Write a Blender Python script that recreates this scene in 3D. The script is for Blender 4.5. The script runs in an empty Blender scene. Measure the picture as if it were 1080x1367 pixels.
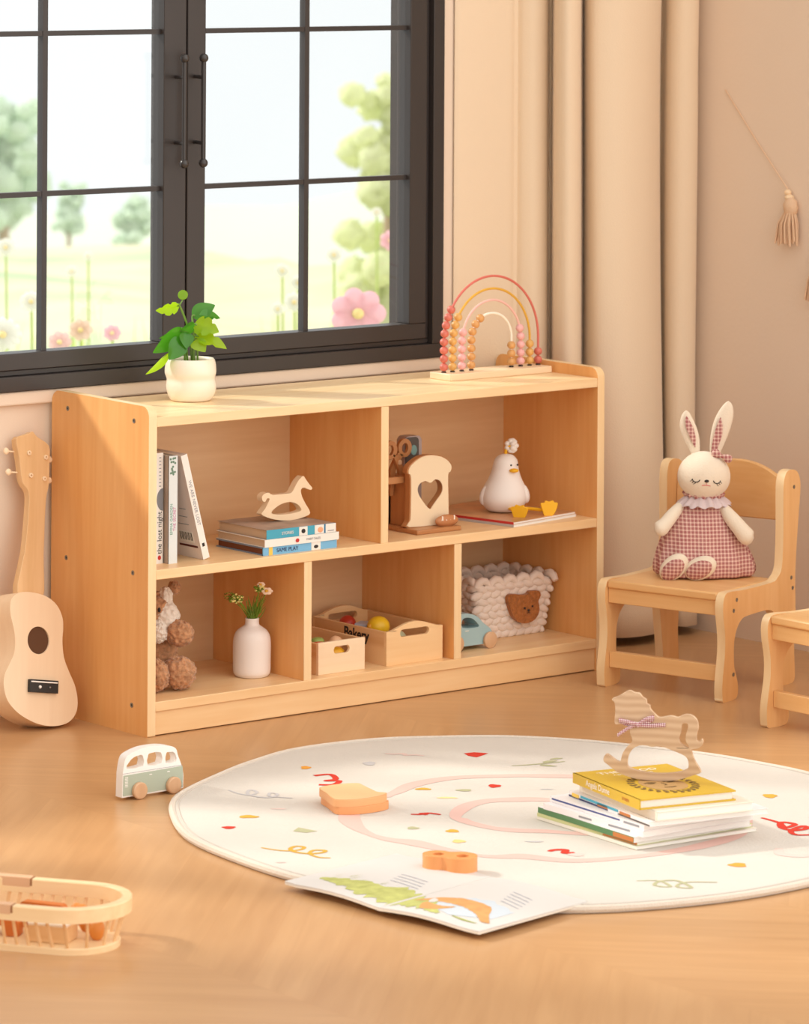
import bpy, bmesh, math, random
from mathutils import Vector, Matrix, noise
from mathutils.geometry import tessellate_polygon
random.seed(7)
PI = math.pi
S = bpy.context.scene
COL = S.collection

# ------------------------------------------------------------------ colour + materials
def L(r, g, b):
    def f(c):
        c /= 255.0
        return c/12.92 if c <= .04045 else ((c+.055)/1.055)**2.4
    return (f(r), f(g), f(b), 1.0)

def newmat(name):
    m = bpy.data.materials.new(name); m.use_nodes = True
    return m, m.node_tree.nodes, m.node_tree.links, m.node_tree.nodes['Principled BSDF']

def plain(name, col, rough=.5, spec=.5, metal=0, bump=0, bscale=60, var=0, vscale=8, sheen=0, trans=0, coat=0):
    m, N, K, B = newmat(name)
    B.inputs['Base Color'].default_value = col
    B.inputs['Roughness'].default_value = rough
    B.inputs['Specular IOR Level'].default_value = spec
    B.inputs['Metallic'].default_value = metal
    if sheen: B.inputs['Sheen Weight'].default_value = sheen
    if coat: B.inputs['Coat Weight'].default_value = coat
    tc = N.new('ShaderNodeTexCoord')
    if var:
        n = N.new('ShaderNodeTexNoise'); n.inputs['Scale'].default_value = vscale; n.inputs['Detail'].default_value = 4
        K.new(tc.outputs['Object'], n.inputs['Vector'])
        h = N.new('ShaderNodeHueSaturation'); h.inputs['Color'].default_value = col
        mr = N.new('ShaderNodeMapRange'); mr.inputs[1].default_value = .3; mr.inputs[2].default_value = .7
        mr.inputs[3].default_value = 1-var; mr.inputs[4].default_value = 1+var
        K.new(n.outputs['Fac'], mr.inputs[0]); K.new(mr.outputs[0], h.inputs['Value'])
        K.new(h.outputs[0], B.inputs['Base Color'])
    if bump:
        n2 = N.new('ShaderNodeTexNoise'); n2.inputs['Scale'].default_value = bscale; n2.inputs['Detail'].default_value = 5
        K.new(tc.outputs['Object'], n2.inputs['Vector'])
        b = N.new('ShaderNodeBump'); b.inputs['Strength'].default_value = bump; b.inputs['Distance'].default_value = .002
        K.new(n2.outputs['Fac'], b.inputs['Height']); K.new(b.outputs[0], B.inputs['Normal'])
    return m

def wood(name, c1, c2, axis='x', rough=.36, fine=90, streak=.5, spec=.5):
    m, N, K, B = newmat(name)
    B.inputs['Roughness'].default_value = rough
    B.inputs['Specular IOR Level'].default_value = spec
    tc = N.new('ShaderNodeTexCoord'); mp = N.new('ShaderNodeMapping')
    sc = {'x': (.08, 1, 1), 'y': (1, .08, 1), 'z': (1, 1, .08)}[axis]
    mp.inputs['Scale'].default_value = sc
    K.new(tc.outputs['Object'], mp.inputs['Vector'])
    n1 = N.new('ShaderNodeTexNoise'); n1.inputs['Scale'].default_value = 14; n1.inputs['Detail'].default_value = 3
    n1.inputs['Distortion'].default_value = 1.2
    n2 = N.new('ShaderNodeTexNoise'); n2.inputs['Scale'].default_value = fine; n2.inputs['Detail'].default_value = 4
    K.new(mp.outputs[0], n1.inputs['Vector']); K.new(mp.outputs[0], n2.inputs['Vector'])
    mx = N.new('ShaderNodeMath'); mx.operation = 'MULTIPLY_ADD'; mx.inputs[1].default_value = streak
    K.new(n2.outputs['Fac'], mx.inputs[0]); K.new(n1.outputs['Fac'], mx.inputs[2])
    r = N.new('ShaderNodeMapRange'); r.inputs[1].default_value = .45; r.inputs[2].default_value = 1.05
    K.new(mx.outputs[0], r.inputs[0])
    cr = N.new('ShaderNodeMix'); cr.data_type = 'RGBA'
    cr.inputs[6].default_value = c1; cr.inputs[7].default_value = c2
    K.new(r.outputs[0], cr.inputs[0]); K.new(cr.outputs[2], B.inputs['Base Color'])
    return m

def plaid(name, base, white, sx=90, sz=90, rough=.9, mixmid=None):
    m, N, K, B = newmat(name); B.inputs['Roughness'].default_value = rough
    B.inputs['Specular IOR Level'].default_value = .15
    tc = N.new('ShaderNodeTexCoord'); sp = N.new('ShaderNodeSeparateXYZ')
    K.new(tc.outputs['Object'], sp.inputs[0])
    def stripe(out, s, a):
        ml = N.new('ShaderNodeMath'); ml.operation = 'MULTIPLY'; ml.inputs[1].default_value = s
        K.new(out, ml.inputs[0])
        fr = N.new('ShaderNodeMath'); fr.operation = 'FRACT'; K.new(ml.outputs[0], fr.inputs[0])
        gt = N.new('ShaderNodeMath'); gt.operation = 'GREATER_THAN'; gt.inputs[1].default_value = a
        K.new(fr.outputs[0], gt.inputs[0]); return gt.outputs[0]
    parts = [stripe(sp.outputs['X'], sx, .62), stripe(sp.outputs['Z'], sz, .62)]
    ad = N.new('ShaderNodeMath'); ad.operation = 'ADD'; K.new(parts[0], ad.inputs[0]); K.new(parts[1], ad.inputs[1])
    mu = N.new('ShaderNodeMath'); mu.operation = 'MULTIPLY'; mu.inputs[1].default_value = .45; K.new(ad.outputs[0], mu.inputs[0])
    nz = N.new('ShaderNodeTexNoise'); nz.inputs['Scale'].default_value = 30; K.new(tc.outputs['Object'], nz.inputs['Vector'])
    a2 = N.new('ShaderNodeMath'); a2.operation = 'MULTIPLY_ADD'; a2.inputs[1].default_value = .25; K.new(nz.outputs['Fac'], a2.inputs[0]); K.new(mu.outputs[0], a2.inputs[2])
    cr = N.new('ShaderNodeMix'); cr.data_type = 'RGBA'; cr.inputs[6].default_value = base; cr.inputs[7].default_value = white
    K.new(a2.outputs[0], cr.inputs[0]); K.new(cr.outputs[2], B.inputs['Base Color'])
    return m

MP = {}
def W(axis='x', kind='maple'):
    k = kind+axis
    if k not in MP:
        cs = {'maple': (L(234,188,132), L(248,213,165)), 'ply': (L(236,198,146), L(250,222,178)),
              'chair': (L(226,170,106), L(242,196,138)), 'pine': (L(214,160,102), L(240,200,150)), 'pale': (L(240,208,168), L(250,226,194)),
              'beech': (L(205,160,122), L(224,184,146)), 'walnut': (L(172,112,66), L(196,138,88)),
              'orange': (L(196,104,44), L(224,136,66)), 'back': (L(222,180,134), L(234,198,154)),
              'panel': (L(228,160,92), L(243,188,122)), 'uke': (L(238,206,170), L(246,218,184)),
              'ukeneck': (L(214,168,116), L(238,200,152)), 'rocker': (L(176,138,100), L(204,168,130))}[kind]
        MP[k] = wood('wood_'+kind+'_'+axis, cs[0], cs[1], axis, fine=90 if kind != 'pine' else 45, streak=.55 if kind not in ('pine', 'rocker') else .8)
    return MP[k]

P = {}
def C(key, *a, **k):
    if key not in P: P[key] = plain(key, *a, **k)
    return P[key]
white = lambda: C('paper_white', L(246,242,236), .7)
cream = lambda: C('cream', L(244,236,222), .85)

# ------------------------------------------------------------------ mesh builder
class MB:
    def __init__(s): s.v = []; s.f = []; s.m = []; s.mats = []
    def mi(s, mat):
        if mat not in s.mats: s.mats.append(mat)
        return s.mats.index(mat)
    def add(s, vs, fs, mat, M=None):
        o = len(s.v)
        s.v += [tuple(M @ Vector(v)) if M else tuple(v) for v in vs]
        s.f += [tuple(i+o for i in f) for f in fs]; s.m += [s.mi(mat)]*len(fs)
        return s
    def box(s, x0, x1, y0, y1, z0, z1, mat, M=None):
        vs = [(x, y, z) for x in (x0, x1) for y in (y0, y1) for z in (z0, z1)]
        return s.add(vs, [(0,1,3,2), (4,6,7,5), (0,4,5,1), (2,3,7,6), (0,2,6,4), (1,5,7,3)], mat, M)
    def prism(s, outer, holes, y0, y1, mat, M=None, cap2=None):
        """outline in (x,z), front cap at y0, back cap at y1"""
        loops = [list(outer)] + [list(h) for h in holes]
        def area(l): return sum(l[i][0]*l[(i+1)%len(l)][1]-l[(i+1)%len(l)][0]*l[i][1] for i in range(len(l)))
        for k, l in enumerate(loops):
            if (area(l) > 0) != (k == 0): l.reverse()
        flat = [p for l in loops for p in l]; n = len(flat)
        tri = tessellate_polygon([[Vector((p[0], p[1], 0)) for p in l] for l in loops])
        vs = [(p[0], y0, p[1]) for p in flat] + [(p[0], y1, p[1]) for p in flat]
        def ccw(t):
            a, b, c = (flat[i] for i in t); return (b[0]-a[0])*(c[1]-a[1])-(b[1]-a[1])*(c[0]-a[0]) > 0
        ft = [t if ccw(t) else t[::-1] for t in tri]
        sgn = y1 > y0
        front = [tuple(t) if sgn else tuple(t[::-1]) for t in ft]
        back = [tuple(i+n for i in (t[::-1] if sgn else t)) for t in ft]
        side = []; o = 0
        for l in loops:
            k = len(l)
            for i in range(k):
                a, b = o+i, o+(i+1) % k
                side.append((a, a+n, b+n, b) if sgn else (a, b, b+n, a+n))
            o += k
        s.add(vs, front+side, mat, M) if cap2 is None else s.add(vs, side, mat, M)
        if cap2 is None: s.add(vs, back, mat, M)
        else: s.add(vs, front, cap2, M); s.add(vs, back, cap2, M)
        return s
    def flat(s, pts, z, mat, M=None, th=.0004):
        return s._flat(pts, z, mat, M)
    def _flat(s, pts, z, mat, M=None):
        pts = list(pts)
        tri = tessellate_polygon([[Vector((p[0], p[1], 0)) for p in pts]])
        def ccw(t):
            a, b, c = (pts[i] for i in t); return (b[0]-a[0])*(c[1]-a[1])-(b[1]-a[1])*(c[0]-a[0]) > 0
        return s.add([(p[0], p[1], z) for p in pts], [tuple(t) if ccw(t) else tuple(t[::-1]) for t in tri], mat, M)
    def stroke(s, pts, w, z, mat, M=None, closed=False, taper=True):
        pts = smooth(pts, 5, closed); n = len(pts); vs = []; fs = []
        for i, p in enumerate(pts):
            a = pts[(i-1) % n] if closed or i else pts[i]; b = pts[(i+1) % n] if closed or i < n-1 else pts[i]
            d = Vector((b[0]-a[0], b[1]-a[1])); d = d.normalized() if d.length > 1e-9 else Vector((1, 0))
            ww = w*1.45
            if taper and not closed: ww *= (.45+.55*math.sin(PI*(i+.5)/n)**.5)
            vs += [(p[0]-d.y*ww/2, p[1]+d.x*ww/2, z+i*4e-6), (p[0]+d.y*ww/2, p[1]-d.x*ww/2, z+i*4e-6)]
        m = n if closed else n-1
        for i in range(m):
            j = (i+1) % n; fs.append((2*i, 2*i+1, 2*j+1, 2*j))
        return s.add(vs, fs, mat, M)
    def tube(s, path, r, mat, seg=8, closed=False, M=None):
        path = [Vector(p) for p in path]; n = len(path); vs = []; fs = []
        up = Vector((0, 0, 1)); pn = None
        for i, p in enumerate(path):
            a = path[(i-1) % n] if closed or i else path[i]; b = path[(i+1) % n] if closed or i < n-1 else path[i]
            t = (b-a).normalized() if (b-a).length > 1e-9 else Vector((0, 0, 1))
            if pn is None:
                pn = t.orthogonal().normalized() if abs(t.dot(up)) > .95 else (up-t*t.dot(up)).normalized()
            pn = (pn - t*t.dot(pn)).normalized(); bn = t.cross(pn)
            rr = r[i] if isinstance(r, (list, tuple)) else r
            for k in range(seg):
                an = 2*PI*k/seg; vs.append(tuple(p+(pn*math.cos(an)+bn*math.sin(an))*rr))
        for i in range(n if closed else n-1):
            j = (i+1) % n
            for k in range(seg):
                l = (k+1) % seg; fs.append((i*seg+k, i*seg+l, j*seg+l, j*seg+k))
        if not closed:
            fs.append(tuple(range(seg))[::-1]); fs.append(tuple((n-1)*seg+k for k in range(seg)))
        return s.add(vs, fs, mat, M)
    def lathe(s, prof, mat, seg=32, M=None, fn=None):
        vs = []; fs = []; n = len(prof)
        for (r, z) in prof:
            for k in range(seg):
                a = 2*PI*k/seg; q = (r*math.cos(a), r*math.sin(a), z)
                vs.append(fn(q, a) if fn else q)
        for i in range(n-1):
            for k in range(seg):
                l = (k+1) % seg; fs.append((i*seg+k, i*seg+l, (i+1)*seg+l, (i+1)*seg+k))
        if prof[0][0] > 1e-5: fs.append(tuple(range(seg))[::-1])
        if prof[-1][0] > 1e-5: fs.append(tuple((n-1)*seg+k for k in range(seg)))
        return s.add(vs, fs, mat, M)
    def ball(s, c, r, mat, seg=16, rings=10, M=None, rot=None, nz=0, nf=40, fn=None):
        if not isinstance(r, (list, tuple)): r = (r, r, r)
        vs = [(0, 0, -1)]; fs = []
        for i in range(1, rings):
            t = PI*i/rings
            for k in range(seg):
                a = 2*PI*k/seg; vs.append((math.sin(t)*math.cos(a), math.sin(t)*math.sin(a), -math.cos(t)))
        vs.append((0, 0, 1)); top = len(vs)-1
        for k in range(seg):
            l = (k+1) % seg; fs.append((0, 1+l, 1+k)); fs.append((top, top-seg+k, top-seg+l))
        for i in range(rings-2):
            for k in range(seg):
                l = (k+1) % seg; a = 1+i*seg; fs.append((a+k, a+l, a+seg+l, a+seg+k))
        out = []
        for v in vs:
            q = Vector(v)
            if fn: q = Vector(fn(q))
            if nz: q = q*(1+nz*noise.noise(Vector(v)*nf+Vector(c)*50))
            q = Vector((q.x*r[0], q.y*r[1], q.z*r[2]))
            if rot: q = rot @ q
            out.append(tuple(q+Vector(c)))
        return s.add(out, fs, mat, M)
    def mesh(s, me, mat, M=None):
        return s.add([v.co[:] for v in me.vertices], [tuple(p.vertices) for p in me.polygons], mat, M)
    def build(s, name, parent=None, smooth_angle=35, bevel=0, seg=2, loc=None, rotz=0, sub=0):
        me = bpy.data.meshes.new(name); me.from_pydata(s.v, [], s.f); me.update()
        for m in s.mats: me.materials.append(m)
        me.polygons.foreach_set('material_index', s.m)
        if smooth_angle:
            me.polygons.foreach_set('use_smooth', [True]*len(me.polygons))
            me.set_sharp_from_angle(angle=math.radians(smooth_angle))
        o = bpy.data.objects.new(name, me); COL.objects.link(o)
        if loc: o.location = loc
        o.rotation_euler.z = rotz
        if parent: o.parent = parent
        if bevel:
            b = o.modifiers.new('bevel', 'BEVEL'); b.width = bevel; b.segments = seg; b.limit_method = 'ANGLE'; b.angle_limit = math.radians(50)
        if sub:
            b = o.modifiers.new('sub', 'SUBSURF'); b.levels = sub; b.render_levels = sub
        return o

def smooth(pts, n=4, closed=True):
    k = len(pts); out = []
    rng = range(k) if closed else range(k-1)
    for i in rng:
        p0 = pts[(i-1) % k] if closed or i else pts[i]; p1 = pts[i]; p2 = pts[(i+1) % k]
        p3 = pts[(i+2) % k] if closed or i < k-2 else p2
        for j in range(n):
            t = j/n; t2 = t*t; t3 = t2*t
            out.append(tuple(.5*(2*p1[d]+(p2[d]-p0[d])*t+(2*p0[d]-5*p1[d]+4*p2[d]-p3[d])*t2+(3*p1[d]-p0[d]-3*p2[d]+p3[d])*t3) for d in range(len(p1))))
    if not closed: out.append(tuple(pts[-1]))
    return out

def rrect(x0, x1, z0, z1, r, n=5):
    out = []
    for cx, cz, a0 in ((x1-r, z1-r, 0), (x0+r, z1-r, 90), (x0+r, z0+r, 180), (x1-r, z0+r, 270)):
        for i in range(n+1):
            a = math.radians(a0+90*i/n); out.append((cx+r*math.cos(a), cz+r*math.sin(a)))
    return out
def ell(cx, cz, rx, rz, n=28, a0=0):
    return [(cx+rx*math.cos(a0+2*PI*i/n), cz+rz*math.sin(a0+2*PI*i/n)) for i in range(n)]
def move(pts, dx, dz, s=1): return [(p[0]*s+dx, p[1]*s+dz) for p in pts]
def T(x, y, z): return Matrix.Translation((x, y, z))
def R(a, ax): return Matrix.Rotation(a, 4, ax)

def text_mesh(txt, size, extr=.0002, bold=0):
    cu = bpy.data.curves.new('t', 'FONT'); cu.body = txt; cu.size = size; cu.extrude = extr; cu.offset = bold
    cu.align_x = 'CENTER'; cu.align_y = 'CENTER'
    o = bpy.data.objects.new('t', cu); COL.objects.link(o)
    dg = bpy.context.evaluated_depsgraph_get(); dg.update()
    me = bpy.data.meshes.new_from_object(o.evaluated_get(dg))
    bpy.data.objects.remove(o); bpy.data.curves.remove(cu)
    return me

def thing(name, label, cat, loc=(0, 0, 0), rotz=0, group=None):
    o = bpy.data.objects.new(name, None); COL.objects.link(o); o.empty_display_size = .05
    o.location = loc; o.rotation_euler = (0, 0, rotz)
    return tag(o, label, cat, group)
def tag(o, label, cat, group=None, kind=None):
    o['label'] = label; o['category'] = cat
    if group: o['group'] = group
    if kind: o['kind'] = kind
    return o
def struct(o, label=None):
    o['kind'] = 'structure'
    if label: o['label'] = label
    return o
def copy_tree(o, parent=None):
    c = o.copy(); COL.objects.link(c)
    if parent: c.parent = parent
    for ch in list(o.children): copy_tree(ch, c)
    return c

# ------------------------------------------------------------------ camera
Cc = Vector((-3.9848, -5.571, 1.3713)); yaw = .6825; roll = .0056
fw = Vector((math.sin(yaw), math.cos(yaw), 0)); rt = Vector((math.cos(yaw), -math.sin(yaw), 0)); up = Vector((0, 0, 1))
r2 = rt*math.cos(roll)+up*math.sin(roll); u2 = -rt*math.sin(roll)+up*math.cos(roll)
cd = bpy.data.cameras.new('camera'); cam = bpy.data.objects.new('camera', cd); COL.objects.link(cam)
CAMR, CAMU = r2.copy(), u2.copy()
M4 = Matrix((r2, u2, -fw)).transposed().to_4x4(); M4.translation = Cc
cam.matrix_world = M4
cd.sensor_fit = 'HORIZONTAL'; cd.sensor_width = 36; cd.lens = 5469.61/1080*36
cd.shift_y = -(683.5+110.01)/1080
cd.clip_start = .1; cd.clip_end = 500
cd.dof.use_dof = True; cd.dof.focus_distance = 6.75; cd.dof.aperture_fstop = 12
S.camera = cam
CA = -yaw    # z rotation that turns local x to the camera's right

# ------------------------------------------------------------------ room
def floor_mat():
    m, N, K, B = newmat('herringbone_floor')
    def math_(op, a=None, b=None, c=None):
        n = N.new('ShaderNodeMath'); n.operation = op
        for i, v in enumerate((a, b, c)):
            if v is None: continue
            if isinstance(v, (int, float)): n.inputs[i].default_value = v
            else: K.new(v, n.inputs[i])
        return n.outputs[0]
    tc = N.new('ShaderNodeTexCoord'); sp = N.new('ShaderNodeSeparateXYZ'); K.new(tc.outputs['Object'], sp.inputs[0])
    X, Y = sp.outputs['X'], sp.outputs['Y']
    bw = .42; pw = .13
    u = math_('DIVIDE', math_('ADD', X, 20.13), bw); band = math_('FLOOR', u); fr = math_('FRACT', u)
    par = math_('MODULO', band, 2.0)
    sg = math_('MULTIPLY_ADD', par, 2.0, -1.0)
    off = math_('MULTIPLY', math_('MULTIPLY', math_('SUBTRACT', fr, .5), bw), sg)
    v = math_('DIVIDE', math_('ADD', math_('ADD', Y, 20.0), off), pw)
    pid = math_('FLOOR', v); pf = math_('FRACT', v)
    cv = N.new('ShaderNodeCombineXYZ'); K.new(band, cv.inputs[0]); K.new(pid, cv.inputs[1])
    wn = N.new('ShaderNodeTexWhiteNoise'); wn.noise_dimensions = '2D'; K.new(cv.outputs[0], wn.inputs['Vector'])
    # grain: along plank direction (1, -sg)
    al = math_('SUBTRACT', X, math_('MULTIPLY', Y, sg)); ac = math_('ADD', math_('MULTIPLY', X, sg), Y)
    gv = N.new('ShaderNodeCombineXYZ')
    K.new(math_('MULTIPLY', al, 1.2), gv.inputs[0]); K.new(math_('MULTIPLY', ac, 16), gv.inputs[1]); K.new(math_('MULTIPLY', wn.outputs[0], 30), gv.inputs[2])
    g = N.new('ShaderNodeTexNoise'); g.inputs['Scale'].default_value = 2.2; g.inputs['Detail'].default_value = 6; g.inputs['Distortion'].default_value = .6
    K.new(gv.outputs[0], g.inputs['Vector'])
    cr = N.new('ShaderNodeMix'); cr.data_type = 'RGBA'
    cr.inputs[6].default_value = L(182,134,90); cr.inputs[7].default_value = L(212,168,120)
    mixv = math_('ADD', math_('MULTIPLY', g.outputs['Fac'], .9), math_('MULTIPLY', wn.outputs[0], .16))
    mixc = math_('SUBTRACT', mixv, .02)
    K.new(mixc, cr.inputs[0])
    edge = math_('MINIMUM', math_('MINIMUM', pf, math_('SUBTRACT', 1.0, pf)), math_('MULTIPLY', math_('MINIMUM', fr, math_('SUBTRACT', 1.0, fr)), bw/pw))
    gap = math_('LESS_THAN', edge, .010)
    c2 = N.new('ShaderNodeMix'); c2.data_type = 'RGBA'; c2.inputs[7].default_value = L(176,116,66)
    K.new(math_('MULTIPLY', gap, .12), c2.inputs[0]); K.new(cr.outputs[2], c2.inputs[6]); K.new(c2.outputs[2], B.inputs['Base Color'])
    B.inputs['Roughness'].default_value = .3; B.inputs['Specular IOR Level'].default_value = .45
    b = N.new('ShaderNodeBump'); b.inputs['Strength'].default_value = .08; b.inputs['Distance'].default_value = .002
    K.new(g.outputs['Fac'], b.inputs['Height']); K.new(b.outputs[0], B.inputs['Normal'])
    return m
YW = .30; XR = 1.45
struct(MB().box(-3.2, XR+.1, -4.2, YW+.12, -.06, 0, floor_mat()).build('floor', smooth_angle=0))
wallm = plain('wall_paint', L(234,214,194), .85, .2, bump=.15, bscale=120)
ZT = 2.6; WX0, WX1, WZ0, WZ1 = -1.90, .872, .556, 2.07
b = MB()
b.box(-3.2, WX0, YW, YW+.12, 0, ZT, wallm); b.box(WX1, XR+.1, YW, YW+.12, 0, ZT, wallm)
b.box(WX0, WX1, YW, YW+.12, 0, WZ0, wallm); b.box(WX0, WX1, YW, YW+.12, WZ1, ZT, wallm)
struct(b.build('wall_back', smooth_angle=0))
struct(MB().box(XR, XR+.1, -1.2, YW, 0, ZT, wallm).build('wall_right', smooth_angle=0))
struct(MB().box(-1.95, WX1+.005, YW-.012, YW, .532, .5555, wallm).build('trim_1', smooth_angle=0, bevel=.003))

# window -----------------------------------------------------------------
blk = plain('black_metal', L(52,46,44), .38, .5)
blk2 = plain('black_iron', L(48,43,42), .3, .6)
win = bpy.data.objects.new('window_1', None); COL.objects.link(win); win.location = (0, 0, 0); struct(win, 'black framed casement window over the low bookshelf')
fy0, fy1 = .287, .40
b = MB()
OX0, OX1, OZ0, OZ1 = WX0, WX1, WZ0, WZ1; t = .026
def ring(b, x0, x1, z0, z1, t, y0, y1, m):
    b.box(x0, x1, y0, y1, z0, z0+t, m); b.box(x0, x1, y0, y1, z1-t, z1, m)
    b.box(x0, x0+t, y0, y1, z0+t, z1-t, m); b.box(x1-t, x1, y0, y1, z0+t, z1-t, m)
ring(b, OX0, OX1, OZ0, OZ1, .026, .283, .40, blk)
ring(b, OX0+.026, OX1-.026, OZ0+.026, OZ1-.026, .010, .296, .40, blk)
struct(b.build('window_frame', win, bevel=.0015))
glass, N, K, B = newmat('window_glass')
tr = N.new('ShaderNodeBsdfTransparent'); tr.inputs[0].default_value = (.97, .985, .98, 1)
gl = N.new('ShaderNodeBsdfGlossy'); gl.inputs['Roughness'].default_value = .02
fz = N.new('ShaderNodeFresnel'); fz.inputs[0].default_value = 1.3
ms = N.new('ShaderNodeMixShader'); K.new(fz.outputs[0], ms.inputs[0]); K.new(tr.outputs[0], ms.inputs[1]); K.new(gl.outputs[0], ms.inputs[2])
K.new(ms.outputs[0], N['Material Output'].inputs['Surface'])
GZ0, GZ1 = .621, 2.005
def sash(x0, x1, gx0, gx1, mull, label, handle):
    b = MB(); e = .010
    b.box(x0, x1, .290, .330, OZ0+.036, GZ0, blk); b.box(x0, x1, .290, .330, GZ1, OZ1-.036, blk)
    b.box(x0, gx0, .290, .330, GZ0, GZ1, blk); b.box(gx1, x1, .290, .330, GZ0, GZ1, blk)
    s = struct(b.build('sash', win, bevel=.0015), label)
    m = MB(); w = .0052
    for xm in mull: m.box(xm-w, xm+w, .299, .315, GZ0, GZ1, blk)
    for zm in (.8915, 1.168, 1.445, 1.722): m.box(gx0, gx1, .3, .314, zm-w*.85, zm+w*.85, blk)
    struct(m.build('muntin', s))
    struct(MB().box(gx0-.003, gx1+.003, .306, .308, GZ0-.003, GZ1+.003, glass).build('pane', s, smooth_angle=0))
    if handle:
        hx, px = handle; h = MB()
        h.tube([(hx, .252, .937), (hx, .252, 1.122)], .0042, blk2, 10)
        for z in (.937, 1.122): h.ball((hx, .252, z), .0082, blk2)
        for z in (.972, 1.088): h.tube([(px, .291, z), (px, .286, z), (hx, .252, z)], .0035, blk2, 8)
        struct(h.build('handle', s))
    return s
sash(-1.864, -1.382, -1.825, -1.42, (-1.62,), 'added window sash farthest left, out of view, letting sunlight in', None)  # unseen sashes added leftwards so sun reaches the foreground
sash(-1.378, -.796, -1.345, -.83, (-1.09,), 'added window sash second from the far left, out of view, letting sunlight in', None)
sash(-.792, -.2875, -.735, -.315, (-.525,), 'added window sash with plain black bars, out of view, letting sunlight in', None)
sash(-.283, .2845, -.2545, .236, (-.0095,), 'window sash behind the potted plant', (.253, .262))
sash(.2875, .836, .327, .796, (.561,), 'right window sash showing pink flowers', (.2945, .303))
k = MB(); k.ball((.317, .278, .632), .0062, blk2); k.tube([(.317, .278, .632), (.317, .291, .632)], .003, blk2)
struct(k.build('knob', win))

# ------------------------------------------------------------------ curtain
cm = plain('curtain_linen', L(232,211,184), .9, .15, bump=.2, bscale=300, sheen=.2)
prof = [(.906,.2965),(.913,.2935),(.923,.2925),(.963,.2915),(1.009,.2925),(1.040,.2930),(1.053,.2975),(1.062,.2975),(1.066,.284),(1.080,.268),(1.104,.266),(1.122,.278),(1.138,.2975),(1.144,.290),(1.125,.262),(1.104,.225),(1.108,.198),(1.137,.203),(1.180,.245),(1.200,.262),(1.181,.225),(1.175,.188),(1.211,.157),(1.282,.160),(1.345,.200),(1.388,.250),(1.390,.240),(1.373,.208),(1.380,.182),(1.410,.180),(1.436,.210),(1.442,.270)]
def crt():
    b = MB(); pr = smooth(prof, 4, False); n = len(pr); vs = []; fs = []; nz = 46
    z0, z1 = .018, 2.2
    for j in range(nz+1):
        z = z0+(z1-z0)*j/nz
        for i, (x, y) in enumerate(pr):
            s = i/n; k = min(1, max(0, (.292-y)/.10)); low = max(0, 1.1-z)
            xx = x + k*(.008*math.sin(z*2.1+s*5) + .016*s*(low-.5))
            yy = y + k*(.006*math.sin(z*3.3+s*14) - .012*low*s)
            yy = min(yy, .2975)
            xx = min(xx, XR-.006)
            vs.append((xx, yy, z))
    for j in range(nz):
        for i in range(n-1):
            a = j*n+i; fs.append((a, a+1, a+n+1, a+n))
    b.add(vs, fs, cm)
    o = b.build('curtain', smooth_angle=80)
    md = o.modifiers.new('thick', 'SOLIDIFY'); md.thickness = .0025; md.offset = 0
    tag(o, 'long beige linen curtain hanging in deep folds beside the window', 'curtain')
crt()

# ------------------------------------------------------------------ bookshelf
t = .0165; Wd = 1.02; D = .287; ZTp = .5336; ZM = .2783; ZB = .0577; DB = .2636
sh = thing('bookshelf', 'low light wood bookshelf with five open compartments under the window', 'bookshelf')
def side(x0):
    o = [(D, 0), (D, .535)] + [(D-.02+.02*math.cos(a), .535+.02*math.sin(a)) for a in [PI/10*i for i in range(1, 6)]]
    o += [(.018-.018*math.sin(a), .534+.018*math.cos(a)) for a in [PI/12*i for i in range(0, 7)]] + [(0, 0)]
    b = MB(); b.prism(o, [], 0, t, W('z', 'ply'), T(x0+t, 0, 0) @ R(PI/2, 'Z'), W('z', 'panel'))
    return b.build('side_panel', sh, bevel=.0025)
side(0); side(Wd-t)
MB().box(t, Wd-t, 0, DB+.006, ZTp-t, ZTp, W('x', 'ply')).build('top_board', sh, bevel=.0012)  # paler wood colour stands in for sunlight washing out the top
MB().box(t, Wd-t, 0, DB, ZM-t, ZM, W('x')).build('shelf_board', sh, bevel=.0012)
MB().box(t, Wd-t, 0, DB, ZB-t, ZB, W('x')).build('bottom_board', sh, bevel=.0012)
MB().box(t, Wd-t, .004, .018, .0015, ZB-t, W('x')).build('kick_board', sh, bevel=.001)
MB().box(t, Wd-t, DB, DB+.006, .02, ZTp-t, W('x', 'back')).build('back_panel', sh, smooth_angle=0)
for x, za, zb in ((.4988, ZM, ZTp-t), (.3304, ZB, ZM-t), (.6666, ZB, ZM-t)):
    MB().box(x, x+t, .0022, DB, za, zb, W('z', 'panel')).box(x, x+t, .001, .0022, za, zb, W('z', 'ply')).build('divider', sh, bevel=.0012)
steel = plain('zinc', L(150,145,140), .35, .5, 1)
dark = plain('screw_recess', L(50,45,42), .6)
for y, z in ((.239, .527), (.043, .525), (.241, .271), (.044, .270), (.045, .048), (.241, .048)):
    b = MB(); b.lathe([(0, 0), (.0042, 0), (.0042, .0006), (.0024, .0007), (.002, .0003), (0, .0003)], steel, 16, T(0, y, z) @ R(-PI/2, 'Y'))
    b.lathe([(.0019, .00045), (0, .00046)], dark, 6, T(0, y, z) @ R(-PI/2, 'Y'))
    b.build('screw', sh)

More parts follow.
